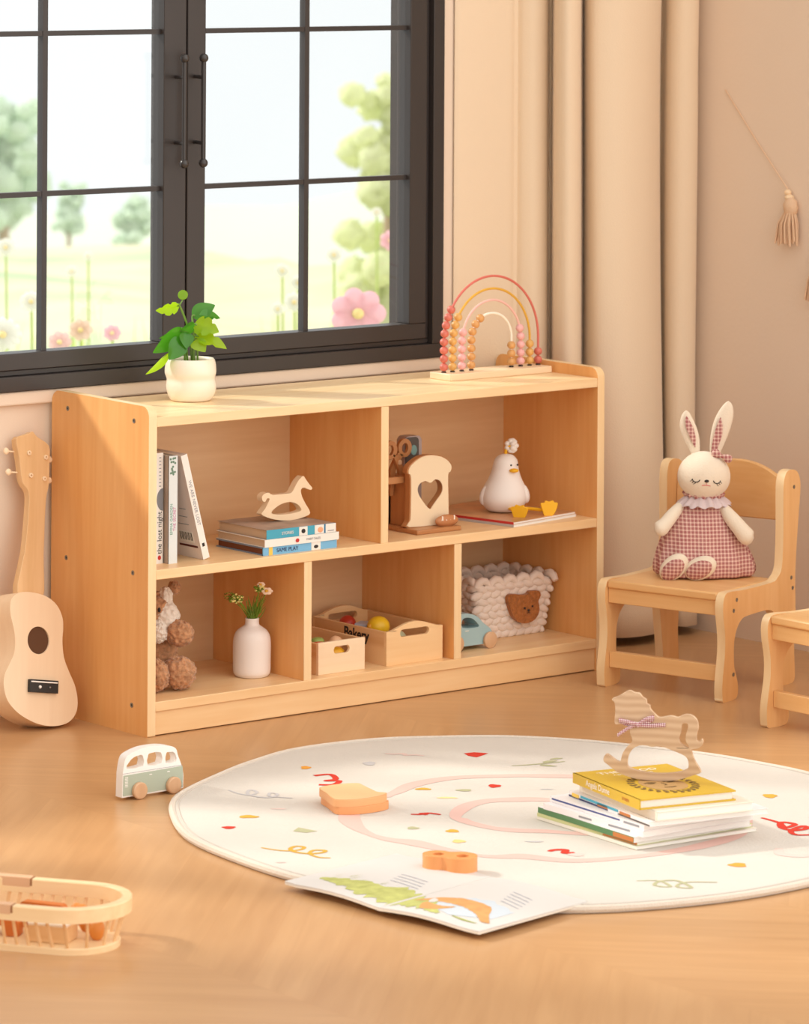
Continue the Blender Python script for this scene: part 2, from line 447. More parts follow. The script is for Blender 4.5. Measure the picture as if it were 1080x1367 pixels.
# ------------------------------------------------------------------ ukulele
UKE = [(-0.0079,0.2112),(0.0146,0.2056),(0.0327,0.1935),(0.0441,0.1745),(0.0461,0.1575),(0.0451,0.1351),(0.0491,0.1084),(0.0606,0.0847),(0.0732,0.0626),(0.0793,0.0375),(0.0758,0.0172),(0.0612,0.002),(0.0363,-0.0053),(0.0093,-0.0053),(-0.0177,0.0011),(-0.0445,0.0136),(-0.0646,0.0318),(-0.073,0.055),(-0.0715,0.0734),(-0.0628,0.0909),(-0.054,0.1085),(-0.0519,0.1287),(-0.0554,0.1495),(-0.0622,0.1707),(-0.0641,0.1857),(-0.0613,0.1984),(-0.0503,0.2084),(-0.0325,0.2122)]
UH = [(-0.0015,0.4886),(0.008,0.4804),(0.033,0.4673),(0.0348,0.4401),(0.0342,0.3996),(0.029,0.373),(0.0269,0.2832),(0.0261,0.204),(-0.0252,0.2096),(-0.0123,0.2868),(-0.0068,0.3536),(-0.0075,0.3851),(-0.0211,0.4019),(-0.028,0.4384),(-0.0358,0.4725),(-0.0216,0.4804),(-0.0096,0.4851)]
uk = thing('ukulele', 'plain unpainted wooden ukulele leaning on the wall beside the bookshelf', 'ukulele', (-.114, .155, .0165))
uk.rotation_euler = (math.radians(-12), math.radians(9.5), 0); uk.scale = (1, 1, 1.01)
b = MB(); b.prism(smooth(UKE, 4), [], .0015, .052, W('z', 'uke')); b.build('body', uk, bevel=.001)
# front plate with the sound hole cut through, dark disc behind it painted as the shade inside
hole = ell(-.0045, .1337, .0222, .0228, 32)
b = MB(); b.prism(smooth(UKE, 4), [hole], -.0016, .0014, W('z', 'uke')); b.build('soundboard', uk, bevel=.0008)
b = MB(); b.add([(p[0], .0012, p[1]) for p in hole], [tuple(range(32))], plain('hollow_shade', L(96,62,38), .9)); b.build('sound_hole', uk, smooth_angle=0)
b = MB(); b.prism(smooth([(p[0]-.012, p[1]-.004) for p in UH], 3), [], .016, .030, W('z', 'ukeneck')); b.build('neck', uk, bevel=.0012)
M2 = T(-.012, .012, -.004)
for px, pz in ((-.0466, .4528), (-.0405, .4181), (.0440, .4462), (.0440, .411)):
    b = MB(); b.ball((px, .018, pz), (.0058, .0035, .0058), W('z', 'pale'), 14, 8, M2); b.tube([(px, .018, pz), (px*.6, .015, pz)], .0016, W('z', 'pale'), 6, M=M2)
    b.build('tuning_peg', uk)
for px, pz in ((-.0093, .4515), (.0258, .4471), (-.0045, .414), (.0241, .4106)):
    b = MB(); b.lathe([(.0042, 0), (.0042, .003), (.0016, .0034), (.0012, .0005), (0, .0005)], W('z', 'pale'), 14, M2 @ T(px, .0045, pz) @ R(PI/2, 'X')); b.build('string_post', uk)
b = MB(); b.box(-.0245, .034, -.0085, -.0016, .0475, .0685, C('bridge_black', L(38,34,32), .45), R(0, 'Y')); b.box(-.0225, .032, -.0097, -.0085, .0635, .0658, white())
b.ball((-.004, -.0088, .0565), .0028, white(), 10, 8); b.ball((.0165, -.0088, .0565), .0020, steel, 10, 8)
b.build('bridge', uk, bevel=.0006)

# ------------------------------------------------------------------ chairs
CH = [(0.0275,0),(0.055,0),(0.0724,0.004),(0.0753,0.024),(0.068,0.045),(0.0620,0.0605),(0.0610,0.0952),(0.066,0.115),(0.0742,0.1281),(0.085,0.137),(0.0999,0.1415),(0.1456,0.1432),(0.180,0.1425),(0.197,0.136),(0.206,0.121),(0.211,0.09),(0.217,0.05),(0.221,0.012),(0.226,0.001),(0.262,0),(0.272,0.006),(0.273,0.02),(0.270,0.07),(0.2745,0.13),(0.2727,0.1935),(0.2806,0.2777),(0.289,0.340),(0.288,0.362),(0.279,0.3775),(0.2600,0.3840),(0.240,0.381),(0.2310,0.365),(0.2295,0.34),(0.2302,0.2764),(0.2274,0.2274),(0.222,0.206),(0.209,0.1955),(0.1912,0.1900),(0.0995,0.1891),(0.045,0.1915),(0.030,0.187),(0.024,0.172),(0.025,0.150),(0.031,0.118),(0.031,0.085),(0.026,0.055),(0.0225,0.03),(0.0235,0.008)]
WC = .262; tp = .0165
ply = lambda: W('z', 'maple')
def make_chair(label, loc, dirx):
    a = math.atan2(dirx[1], dirx[0])
    c = thing('childs_chair', label, 'chair', loc, a, 'small wooden chairs')
    outl = smooth([(p[0]-.0235, p[1]) for p in CH], 3)
    for y in (0, -WC+tp):     # local x = depth, local -y = across
        b = MB(); b.prism(outl, [], y-tp, y, W('z', 'ply'), None, W('z', 'chair')); s = b.build('side_panel', c, bevel=.0028)
        o = -1 if y == 0 else 1
        for sx, sz in ((.046, .175), (.036, .157), (.235, .19), (.24, .171), (.036, .045), (.243, .352)):
            b = MB(); yy = y+.0001 if y == 0 else y-tp-.0001
            b.lathe([(0, 0), (.0036, 0), (.0036, .0005), (.002, .0006), (.0016, .0002), (0, .0002)], steel, 12, T(sx, yy, sz) @ R(PI/2 if y else -PI/2, 'X'))
            b.build('screw', s)
    w0, w1 = -tp-.0005, -WC+tp+.0005
    MB().box(.006, .205, w1, w0, .176, .1905, W('y', 'chair')).build('seat', c, bevel=.003)
    MB().box(.010, .024, w1, w0, .150, .176, W('y', 'chair')).build('apron', c, bevel=.001)
    MB().box(.014, .027, w1, w0, .034, .062, W('y', 'chair')).build('stretcher', c, bevel=.001)
    # curved backrest board
    b = MB(); n = 20; vs = []; fs = []
    for i in range(n+1):
        s = i/n; y = w0+(w1-w0)*s; q = math.sin(PI*s)
        xo = .236+.022*q; zt = .355+.034*q**.8; zb = .290-.004*q
        for (dx, z) in ((0, zb), (0, zt), (.012, zt), (.012, zb)): vs.append((xo+dx+(z-.29)*.06, y, z))
    for i in range(n):
        for k in range(4): fs.append((i*4+k, i*4+(k+1) % 4, i*4+4+(k+1) % 4, i*4+4+k))
    fs += [(3, 2, 1, 0), tuple(n*4+k for k in range(4))]
    b.add(vs, fs, W('y', 'chair')); b.build('backrest', c, bevel=.002)
    return c
make_chair('small wooden chair with the plush bunny sitting on its seat', (.905, -.112, 0), (.965, .262))
make_chair('small wooden chair cut off by the right edge of the photo', (.880, -.556, 0), (1, .02))

# ------------------------------------------------------------------ bunny
PL = plaid('pink_plaid', L(160,84,88), L(230,198,184), 150, 150)
plush = plain('cream_plush', L(236,222,202), .95, .1, bump=.35, bscale=400, sheen=.3)
ink = plain('ink', L(40,30,28), .6); pinkt = plain('pink_thread', L(214,110,110), .7)
bn = thing('bunny_doll', 'cream plush bunny in a pink plaid dress sitting on the small chair', 'plush toy', (1.089, -.192, .1915), CA+.06)
b = MB()
def dressf(q, a):
    x, y, z = q; f = 1+.05*math.sin(a*11)*(1-min(z/.14, 1)); z *= .91; return (x*f*1.0-.002+ (.010 if z<.06 else .0)*(x>0)*(1-z/.06), y*f*.62-.004*(z<.05), z)
dp = smooth([(.0, .001), (.060, 0), (.082, .004), (.087, .022), (.080, .055), (.068, .090), (.052, .120), (.040, .138), (.030, .150), (.027, .158)], 3, False)
b.lathe(dp, PL, 66, fn=dressf); b.build('dress', bn, smooth_angle=80)
b = MB()
rf = lambda q, a: (q[0]*(1+.06*math.sin(a*17)), q[1]*.85*(1+.06*math.sin(a*17)), q[2]*.91+.0022*math.sin(a*13+1)-.006*math.cos(a+PI/2)*0)
b.lathe([(.030, .155), (.036, .150), (.044, .143), (.047, .139)], plain('grey_lace', L(218,200,202), .9, bump=.6, bscale=500), 90, fn=rf)
lace = b.build('lace_collar', bn, smooth_angle=80); lace.modifiers.new('s', 'SOLIDIFY').thickness = .0015
b = MB(); b.lathe([(.026, .150), (.034, .157), (.037, .163), (.028, .169)], PL, 90, fn=rf)
o = b.build('neck_ruffle', bn, smooth_angle=80); o.modifiers.new('s', 'SOLIDIFY').thickness = .0015
# head: one rounded form, cheeks wide
b = MB(); hz = .1795
hm = T(-.001, -.008, hz) @ R(.07, 'Y') @ R(.10, 'X')
b.ball((0, 0, 0), (.0465, .040, .0455), plush, 32, 22, hm, fn=lambda q: (q.x*(1+.05*(1-q.z)*.6), q.y, q.z*(.97 if q.z > 0 else .93)))
head = b.build('head', bn, smooth_angle=80)
def onhead(u, v, d=.0):   # u right, v up on the head front
    yy = -.040*math.sqrt(max(0, 1-(u/.0475)**2-(v/.044)**2))
    return hm @ Vector((u, yy-d, v))
for sx in (-1, 1):
    b = MB(); b.tube([onhead(sx*(.019+.0065*math.cos(a)), .001-.0052*math.sin(a), .0004) for a in [PI*i/8 for i in range(9)]], .0008, ink, 6)
    for q in (0, 1, 2):
        b.tube([onhead(sx*(.0250-.003*q), -.0005-.0022*q, .0004), onhead(sx*(.0285-.003*q), -.0045-.0022*q, .0006)], .0006, ink, 5)
    b.build('closed_eye', head)
b = MB(); b.ball(onhead(0, -.0005), (.0042, .002, .0027), ink, 12, 8); b.build('nose', head)
b = MB(); b.tube([onhead(-.0075, -.0090, .0004), onhead(-.003, -.0082, .0004), onhead(.003, -.0082, .0004), onhead(.0075, -.0090, .0004)], .0007, pinkt, 6); b.tube([onhead(0, -.003, .0003), onhead(0, -.008, .0003)], .0005, pinkt, 6); b.build('mouth', head)
def ear(pts, inner, nm):
    b = MB(); n = len(pts)
    vs = []; fs = []; seg = 14
    for (x, z, w) in pts:
        for k in range(seg):
            a = 2*PI*k/seg; vs.append((x+w*math.cos(a), .004+w*.36*math.sin(a)+.004, z-.0165))
    for i in range(n-1):
        for k in range(seg): l = (k+1) % seg; fs.append((i*seg+k, i*seg+l, (i+1)*seg+l, (i+1)*seg+k))
    fs += [tuple(range(seg))[::-1], tuple((n-1)*seg+k for k in range(seg))]
    b.add(vs, fs, plush); e = b.build(nm, bn, smooth_angle=80)
    b = MB(); c = []
    vs = []; fs = []
    for x, z, w, yo in inner: vs += [(x-w, yo, z-.0165), (x, yo-.0012, z-.0165), (x+w, yo, z-.0165)]
    for i in range(len(inner)-1):
        for k in (0, 1): fs.append((i*3+k, i*3+k+1, (i+1)*3+k+1, (i+1)*3+k))
    b.add(vs, fs, PL); b.build('ear_lining', e, smooth_angle=80)
s_ = smooth
ear(s_([(-.014, .232, .008), (-.017, .245, .0105), (-.022, .262, .0145), (-.028, .282, .0150), (-.031, .298, .0105), (-.0315, .308, .0050), (-.0315, .311, .001)], 3, False),
    [(-.016, .246, .001, .0005), (-.020, .262, .005, -.0012), (-.0265, .282, .0068, -.0015), (-.031, .296, .0035, .0008), (-.032, .302, .0005, .0018)], 'ear')
ear(s_([(.020, .230, .008), (.024, .248, .0125), (.030, .272, .0165), (.037, .297, .0165), (.042, .315, .0115), (.044, .324, .006), (.0445, .328, .001)], 3, False),
    [(.0175, .236, .0045, .002), (.021, .252, .0065, -.0005), (.0255, .270, .0075, -.0018), (.028, .285, .0055, -.0018), (.0295, .300, .0005, -.001)], 'ear')
b = MB()
for sx in (-1, 1):
    b.ball((.026+sx*.0085+.003, -.026, .217-sx*.0035), (.0105, .0065, .0105), PL, 14, 10, fn=lambda q, s=sx: (q.x, q.y, q.z*(.35+.65*abs((q.x*s+1)/2))), rot=R(.5, 'Y'))
b.ball((.029, -.028, .217), .0035, PL, 10, 8); b.build('hair_bow', bn)
def limb(path, rs, nm, mat=plush, sq=1):
    b = MB(); pp = s_([(q[0], q[1], q[2]*.91) for q in path], 4, False); rr = [x[0] for x in s_([(r,) for r in rs], 4, False)]
    b.tube(pp, rr, mat, 14); return b.build(nm, bn, smooth_angle=80)
limb([(-.040, -.004, .140), (-.058, -.022, .124), (-.072, -.032, .108), (-.084, -.036, .096), (-.091, -.036, .091)], [.008, .0115, .0125, .014, .006], 'arm')
limb([(.030, -.010, .140), (.045, -.030, .118), (.060, -.038, .098), (.074, -.040, .080), (.082, -.040, .074)], [.008, .013, .0145, .0155, .006], 'arm')
for (cx, cy, ang) in ((-.060, -.050, .75), (-.013, -.060, 1.05)):
    Mf = T(cx, cy, .0215) @ R(.0, 'Z') @ R(ang, 'Y') @ R(.35, 'X')
    b = MB(); b.ball((0, 0, 0), (.0205, .014, .0310), plush, 20, 14, Mf); b.tube([Mf @ Vector((0, .006, .01)), Vector((cx+.012, cy+.045, .028))], .011, plush, 12)
    f = b.build('foot', bn, smooth_angle=80)
    b = MB(); b.ball((0, -.006, -.001), (.0165, .0095, .0265), PL, 20, 12, Mf); b.build('foot_sole', f, smooth_angle=80)

# ------------------------------------------------------------------ wall tassels
tasm = plain('cotton_cord', L(228,194,162), .9, .1, bump=.5, bscale=300)
def tassel(y, z, ytop, ztop, label, s=1):
    tg = thing('tassel', label, 'tassel', (XR, y, z), 0, 'cord tassels on the right wall')
    b = MB(); b.tube([(-.002, ytop-y, ztop-z), (-.003, (ytop-y)*.5, (ztop-z)*.47), (-.008, 0, .0)], .0011, tasm, 6); b.build('cord', tg)
    b = MB()
    b.ball((-.010, 0, -.004), (.007, .007, .006), W('z', 'pale'), 14, 10); b.ball((-.010, -.004, -.013), (.009, .009, .006), W('z', 'pale'), 14, 10); b.build('wooden_bead', tg)
    b = MB(); b.ball((-.012, -.010, -.031), (.013, .0155, .019), tasm, 16, 12, nz=.15, nf=9); b.build('tassel_head', tg)
    b = MB()
    for i in range(30):
        a = 2*PI*i/30*2.4; r0 = .011*math.sqrt((i+1)/30); r1 = r0*2.3
        b.tube([(-.013+r0*math.cos(a)*.8, -.010+r0*math.sin(a), -.040), (-.015+r1*.6*math.cos(a), -.010+r1*.9*math.sin(a)+.003, -.062), (-.016+r1*.6*math.cos(a+.2), -.008+r1*1.1*math.sin(a+.2)+.004, -.094-.010*random.random())], .0020, tasm, 5)
    b.build('fringe', tg)
tassel(-.045, .862, .135, 1.045, 'beige cord tassel hanging whole on the right wall')
tassel(-.125, .762, -.160, .90, 'beige cord tassel cut off by the right edge of the photo')

# ------------------------------------------------------------------ plant on shelf
pt = thing('potted_plant', 'small green leafy plant in a wavy cream pot on the bookshelf', 'potted plant', (.205, .163, ZTp), CA)
ceram = plain('cream_glaze', L(246,236,218), .35, .5, bump=.1, bscale=15)
pp = s_([(0, 0), (.030, 0), (.038, .006), (.0425, .018), (.0430, .028), (.0415, .038), (.0445, .048), (.0440, .060), (.0415, .069), (.0385, .073), (.0355, .069), (.034, .060), (.0, .058)], 4, False)
MB().lathe(pp, ceram, 48, fn=lambda q, a: (q[0]*(1+.018*math.sin(3*a+q[2]*90)), q[1]*(1+.018*math.sin(2*a+q[2]*70)), q[2])).build('pot', pt, smooth_angle=80)
b = MB()
soilm = plain('soil', L(120,92,62), .95, bump=1, bscale=200, var=.4, vscale=90)
b.lathe([(.0355, .0605), (0, .0645)], soilm, 24)
for i in range(40):
    a = random.random()*6.28; r_ = .031*math.sqrt(random.random()); b.ball((r_*math.cos(a), r_*math.sin(a), .0645), (.004, .003, .0025), soilm, 6, 5)
b.build('soil', pt)
def leafmat(n, c, tr=.35, tc_=None):
    m, N, K, B = newmat(n); B.inputs['Base Color'].default_value = c; B.inputs['Roughness'].default_value = .9 if tc_ else .16
    B.inputs['Specular IOR Level'].default_value = .05 if tc_ else .6
    t_ = N.new('ShaderNodeBsdfTranslucent'); t_.inputs[0].default_value = tc_ or (min(1, c[0]*1.6), min(1, c[1]*1.5), c[2]*.6, 1)
    ms = N.new('ShaderNodeMixShader'); ms.inputs[0].default_value = tr
    K.new(B.outputs[0], ms.inputs[1]); K.new(t_.outputs[0], ms.inputs[2]); K.new(ms.outputs[0], N['Material Output'].inputs['Surface'])
    return m
LG = leafmat('leaf_green', L(70,140,40)); LY = leafmat('leaf_lime', L(150,190,40), .5); ST = leafmat('leaf_stem', L(120,160,70), .2)
sc = 1/790.0
def PX(x, y): return ((x-251)*sc, (519-y)*sc+.0)     # local frame x, z of the plant (pot foot centre at px 251,527)
def leaf(bx, by, tx, ty, w, mat, yb=0, yt=0, lobes=0, face=.6, fold=.25, root=None):
    x0, z0 = PX(bx, by); x1, z1 = PX(tx, ty); a = Vector((x0, yb, z0)); c = Vector((x1, yt, z1)); d = c-a; ln = d.length; d.normalize()
    side_ = d.cross(Vector((0, -1, 0))).normalized(); nrm = side_.cross(d)
    side2 = (side_*math.cos(face)+nrm*math.sin(face)).normalized(); nr2 = side2.cross(d)
    n = 18; vs = []; fs = []; w = w*sc
    for i in range(n+1):
        s = i/n; ww = w*(math.sin(PI*min(1, s**.75))**.8)*(1-.15*s)
        for k, sd in enumerate((-1, -.55, 0, .55, 1)):
            l = 1
            if lobes and abs(sd) > .5: l = 1-(.38 if abs(sd) == 1 else .1)*max(0, math.sin(s*lobes*2*PI+(0 if sd > 0 else 1.3)))**3
            p = a+d*(ln*s)+side2*(sd*ww*l)+nr2*(fold*abs(sd)*ww-.20*ln*(s-.5)**2+.05*ln)
            vs.append(tuple(p))
    for i in range(n):
        for k in range(4): fs.append((i*5+k, i*5+k+1, i*5+6+k, i*5+5+k))
    b = MB(); b.add(vs, fs, mat); o = b.build('leaf', pt, smooth_angle=80)
    if root is not None:
        r0 = Vector((root[0], root[1], .062)); m = (r0+a)/2+Vector(((a.x-r0.x)*-.18, 0, .01))
        q = MB(); q.tube(s_([tuple(r0), tuple(m), tuple(a), tuple(a+d*ln*.12)], 5, False), .0019, ST, 7); q.build('stem', pt)
    return o
leaf(235, 389, 203, 395, 11, LY, -.005, -.02, 3, .5, root=(.002, .004))
b = MB(); b.lathe([(.0085, 0), (.0088, .0006), (.0085, .0012), (0, .0014)], LY, 20, T(PX(239.5, 375)[0], 0, PX(239.5, 375)[1]) @ R(PI/2-.3, 'X')); b.tube([(PX(235, 389)[0], -.004, PX(235, 389)[1]), (PX(239, 382)[0], 0, PX(239, 382)[1])], .0012, ST, 6); b.build('leaf', pt)
leaf(252, 406, 283, 390, 13, LG, .01, .02, 0, .4, root=(.006, .006))
leaf(255, 415, 290, 424, 16, LY, -.005, -.02, 3, .5, root=(.004, 0))
leaf(256, 414, 237, 422, 11, LG, -.01, -.02, 0, .7)
leaf(240, 420, 200, 452, 15, LG, -.01, -.03, 0, .5, root=(-.006, 0))
leaf(240, 432, 222, 461, 15, LG, -.02, -.035, 0, .3, root=(-.010, -.004))
leaf(244, 425, 246, 446, 11, LG, -.015, -.03, 0, .4)
leaf(222, 453, 191, 480, 8, LY, -.02, -.045, 0, .8)
leaf(257, 430, 301, 446, 13, LY, -.01, -.03, 2, .8, root=(.012, -.004))
leaf(256, 436, 272, 450, 12, LY, -.02, -.035, 0, .5)
leaf(262, 402, 290, 408, 10, LG, .0, .02, 2, .9)
leaf(232, 424, 206, 436, 12, LG, .01, .02, 0, 1.0)

# ------------------------------------------------------------------ rainbow abacus
ab = thing('rainbow_abacus', 'wooden counting frame with four rainbow arches of coloured beads', 'abacus toy', (.8745, .148, ZTp))
MB().box(-.1215, .1215, -.03, .03, 0, .0125, W('x', 'pale')).build('base', ab, bevel=.0015)
cr = C('coral_paint', L(214,112,98), .45); ye = C('mustard_paint', L(222,170,60), .5); pk = C('blush_paint', L(240,190,180), .5); wt = C('cream_paint', L(250,240,225), .5)
beads = {'coral': plain('coral_bead', L(212,114,98), .4, var=.15, vscale=60), 'yellow': plain('honey_bead', L(222,172,98), .4, var=.12, vscale=60), 'pink': plain('pink_bead', L(238,180,178), .45, var=.08), 'wood': plain('wood_bead', L(216,160,98), .4, var=.12, vscale=60)}
blackf = C('black_foot', L(40,34,32), .5)
ab_b = MB().ball((0, 0, 0), (.0078, .0078, .0074), beads['coral'], 16, 10)
for (a_, h0, bv, mat, bk, nl, nr, lab) in ((.113, .052, .118, cr, 'coral', 8, 2, 'coral red arch wire'), (.0925, .050, .097, ye, 'yellow', 7, 3, 'mustard yellow arch wire'), (.0705, .052, .074, pk, 'pink', 5, 5, 'pale pink arch wire'), (.0480, .056, .046, wt, 'wood', 7, 3, 'cream arch wire')):
    path = [(-a_, 0, .0125), (-a_, 0, .0125+h0*.5)] + [(-a_*math.cos(q), 0, .0125+h0+bv*math.sin(q)) for q in [PI*i/32 for i in range(33)]] + [(a_, 0, .0125+h0*.5), (a_, 0, .0125)]
    b = MB(); b.tube(path, .0022, mat, 10); wr = b.build('arch_wire', ab); wr['label'] = lab
    fine = [Vector(p) for p in s_(path, 8, False)]
    def walk(pts, n):
        out = []; acc = 0; target = .0100; i = 0
        for i in range(1, len(pts)):
            d = (pts[i]-pts[i-1]).length
            while acc+d >= target and len(out) < n:
                f_ = (target-acc)/d; p = pts[i-1].lerp(pts[i], f_); out.append((p, (pts[i]-pts[i-1]).normalized())); target += .0152
            acc += d
        return out
    me0 = None
    for seq in (walk(fine, nl), walk(fine[::-1], nr)):
        for p, d in seq:
            q = MB(); q.ball((0, 0, 0), (.0078, .0078, .0075), beads[bk], 16, 10)
            if me0 is None:
                o = q.build('bead', ab, smooth_angle=80); me0 = o.data
            else:
                o = bpy.data.objects.new('bead', me0); COL.objects.link(o); o.parent = ab
            o.location = p; o.rotation_euler = d.to_track_quat('Z', 'Y').to_euler()
    q = MB()
    for sx in (-1, 1): q.lathe([(.0045, .0125), (.0045, .0145), (.0025, .015)], blackf, 14, T(sx*a_, 0, 0))
    q.build('wire_foot', ab)

# ------------------------------------------------------------------ books
def book(name, label, w, d, h, cover, pages, loc, rotz=0, spine='x-', hard=True, group=None, decal=None, spinec=None, over=.003, cat='book', rot=None):
    """lying book: x width w, y depth d, z thickness h, origin near-left-bottom; spine on side"""
    t_ = thing(name, label, cat, loc, rotz, group)
    if rot: t_.rotation_euler = rot
    cth = .0022 if hard else .0006
    b = MB(); b.box(0, w, 0, d, 0, cth, cover); b.box(0, w, 0, d, h-cth, h, cover)
    sc_ = spinec or cover
    if spine == 'x-': b.box(-.0002, cth, 0, d, 0, h, sc_); px0, px1, py0, py1 = cth, w-over, over, d-over
    elif spine == 'x+': b.box(w-cth, w+.0002, 0, d, 0, h, sc_); px0, px1, py0, py1 = over, w-cth, over, d-over
    elif spine == 'y-': b.box(0, w, -.0002, cth, 0, h, sc_); px0, px1, py0, py1 = over, w-over, cth, d-over
    elif spine == 'y+': b.box(0, w, d-cth, d+.0002, 0, h, sc_); px0, px1, py0, py1 = over, w-over, over, d-cth
    if decal: decal(b)
    b.build('cover', t_, smooth_angle=0, bevel=.0006)
    MB().box(px0, px1, py0, py1, cth, h-cth, pages).build('page_block', t_, smooth_angle=0)
    return t_
def linesmat(name, col, dark_, scale=900, axis='Z'):
    m, N, K, B = newmat(name); B.inputs['Roughness'].default_value = .8
    tc = N.new('ShaderNodeTexCoord'); w = N.new('ShaderNodeTexWave'); w.bands_direction = axis; w.inputs['Scale'].default_value = scale
    K.new(tc.outputs['Object'], w.inputs['Vector'])
    c = N.new('ShaderNodeMix'); c.data_type = 'RGBA'; c.inputs[6].default_value = col; c.inputs[7].default_value = dark_
    K.new(w.outputs['Fac'], c.inputs[0]); K.new(c.outputs[2], B.inputs['Base Color']); return m
pages = linesmat('page_edges', L(250,248,244), L(232,228,222), 300)
pagesb = linesmat('page_edges_tan', L(214,186,156), L(196,166,134), 300)
def sptext(b, txt, size, cx, cz, mat, y=-.0009, rotv=0, sx=1):
    me = text_mesh(txt, size, .0001); b.mesh(me, mat, T(cx, y, cz) @ R(rotv, 'Y') @ R(PI/2, 'X') @ Matrix.Diagonal((sx, 1, 1, 1)))
# stack on the shelf
lb = plain('sky_blue_cover', L(120,182,222), .45); ta = plain('grey_brown_cover', L(168,146,132), .5, var=.3, vscale=18)
wc = plain('white_cover', L(240,234,226), .5); gb = plain('slate_cover', L(120,132,150), .5)
navy = plain('navy_print', L(50,60,100), .6); redp = plain('red_print', L(196,50,44), .6); tealp = plain('teal_print', L(70,165,190), .5)
orp = plain('peach_print', L(238,170,130), .6); yep = plain('yellow_print', L(240,200,90), .6); blkp = plain('black_print', L(40,36,36), .6)
gryp = plain('grey_print', L(150,150,155), .7)
def d1(b):
    b.box(.012, .020, -.0008, 0, .0002, .0138, yep); b.box(.104, .124, -.0008, 0, .0002, .0138, wc)
    b.ball((.114, -.001, .006), (.005, .0006, .003), blkp, 10, 6); sptext(b, 'SAME PLAY', .0095, .052, .007, navy)
book('book', 'sky blue hardcover lying lowest under the toy horse on the shelf', .160, .135, .0140, gb, plain('shaded_edges', L(120,66,36), .8), (.251, .014, ZM), 0, 'y-', True, 'books lying in a pile on the shelf', d1, lb)  # brown page block paints the shadow between the covers
def d2(b):
    b.ball((.070, -.001, .0065), (.004, .0006, .0035), redp, 10, 6); sptext(b, 'FAIRY TALES', .0055, .105, .0065, gryp)
book('book', 'white spined book between the two blue spined books on the shelf', .161, .140, .0132, wc, pagesb, (.253, .012, ZM+.0141), 0, 'y-', False, 'books lying in a pile on the shelf', d2)
def d3(b):
    b.box(.070, .088, -.0008, 0, .0004, .0155, wc); b.ball((.079, -.001, .008), (.0045, .0006, .004), blkp, 10, 6)
    b.box(.104, .150, -.0008, 0, .0004, .0155, wc); b.ball((.116, -.001, .007), (.006, .0006, .005), orp, 10, 6); b.box(.124, .1275, -.001, 0, .0004, .0155, plain('deep_blue', L(50,120,160), .5))
    sptext(b, 'STORIES', .007, .045, .0078, wc); b.box(.132, .146, -.001, 0, .003, .0045, gryp)
book('book', 'thick book with a turquoise spine directly under the toy horse', .150, .142, .0158, ta, pagesb, (.2575, .013, ZM+.0274), 0, 'y-', False, 'books lying in a pile on the shelf', d3, tealp)
# toy horse
TH = [(0.0611,0.1204),(0.0671,0.1132),(0.0737,0.1054),(0.0802,0.0987),(0.0776,0.0952),(0.0698,0.0975),(0.062,0.1006),(0.0555,0.0976),(0.0569,0.0872),(0.0648,0.0732),(0.0761,0.0553),(0.0636,0.0496),(0.0429,0.0463),(0.017,0.0471),(-0.0062,0.0516),(-0.0242,0.0583),(-0.0301,0.0629),(-0.023,0.0705),(-0.0166,0.0802),(-0.0128,0.087),(-0.018,0.0884),(-0.023,0.0827),(-0.0282,0.0852),(-0.0295,0.0925),(-0.0231,0.0975),(-0.0142,0.0979),(-0.0065,0.0936),(0.0219,0.0929),(0.0348,0.0942),(0.0425,0.1039),(0.0489,0.1126),(0.0554,0.1182)]
THH = [(-0.0088,0.0641),(0.0014,0.0714),(0.0143,0.0765),(0.0323,0.078),(0.0479,0.0726),(0.0563,0.0636),(0.0532,0.0598),(0.0325,0.0575),(0.0118,0.0576),(-0.0036,0.0596)]
o = MB().prism(smooth(move(TH, 0, -.0463), 3), [smooth(move(THH, 0, -.0463), 3)], 0, .015, W('x', 'pale')).build('toy_horse', bevel=.0012, loc=(.330, .083, ZM+.0434))
tag(o, 'flat pale wooden rocking horse standing on the three stacked shelf books', 'wooden toy')
# upright books
def upright(label, x, y, th, ht, dp, cover, spinec, lean=0, dec=None, z=ZM):
    t_ = thing('book', label, 'book', (x, y, z), 0, 'upright books on the shelf'); t_.rotation_euler = (0, lean, 0)
    b = MB(); b.box(0, .0018, 0, dp, 0, ht, cover); b.box(th-.0018, th, 0, dp, 0, ht, cover); b.box(0, th, -.0003, .0016, 0, ht, spinec)
    if dec: dec(b)
    b.build('cover', t_, smooth_angle=0, bevel=.0005); MB().box(.0018, th-.0018, .0016, dp-.003, .002, ht-.002, pages).build('page_block', t_, smooth_angle=0)
def u1(b):
    sptext(b, 'the lost night', .0135, .0175, .052, blkp, -.0006, -PI/2)
    b.ball((.0175, -.0004, .010), (.0035, .0004, .004), redp, 12, 8)
    b.prism([(.024-.0125*math.sin(q), .108+.019*math.cos(q)) for q in [PI*i/16 for i in range(17)]], [], -.0008, -.0003, plain('grey_seal', L(128,128,132), .6))
    for k in range(9): b.box(.016, .020, -.0007, -.0003, .130+k*.006, .1315+k*.006, gryp)
upright('white upright book against the bookshelf side, spine reading the lost night', .0440, .054, .0245, .187, .13, wc, wc, 0, u1)
def u2(b):
    sptext(b, 'EMMA GARDEN', .0075, .0055, .075, plain('green_print', L(110,160,140), .6), -.0006, -PI/2); sptext(b, 'THE SECRET', .0075, .0120, .075, plain('pink_print', L(200,120,160), .6), -.0006, -PI/2)
    gm = plain('sage_print', L(110,140,120), .7)
    for k in range(14): b.ball((.003+random.random()*.011, -.0006, .150+random.random()*.028), (.0022, .0003, .002), gm, 7, 5)
upright('grey sided upright book with a pale blue spine, between two white ones', .0712, .041, .0178, .182, .13, plain('warm_grey_cover', L(178,168,156), .6), plain('ice_cover', L(222,228,228), .5), 0, u2)
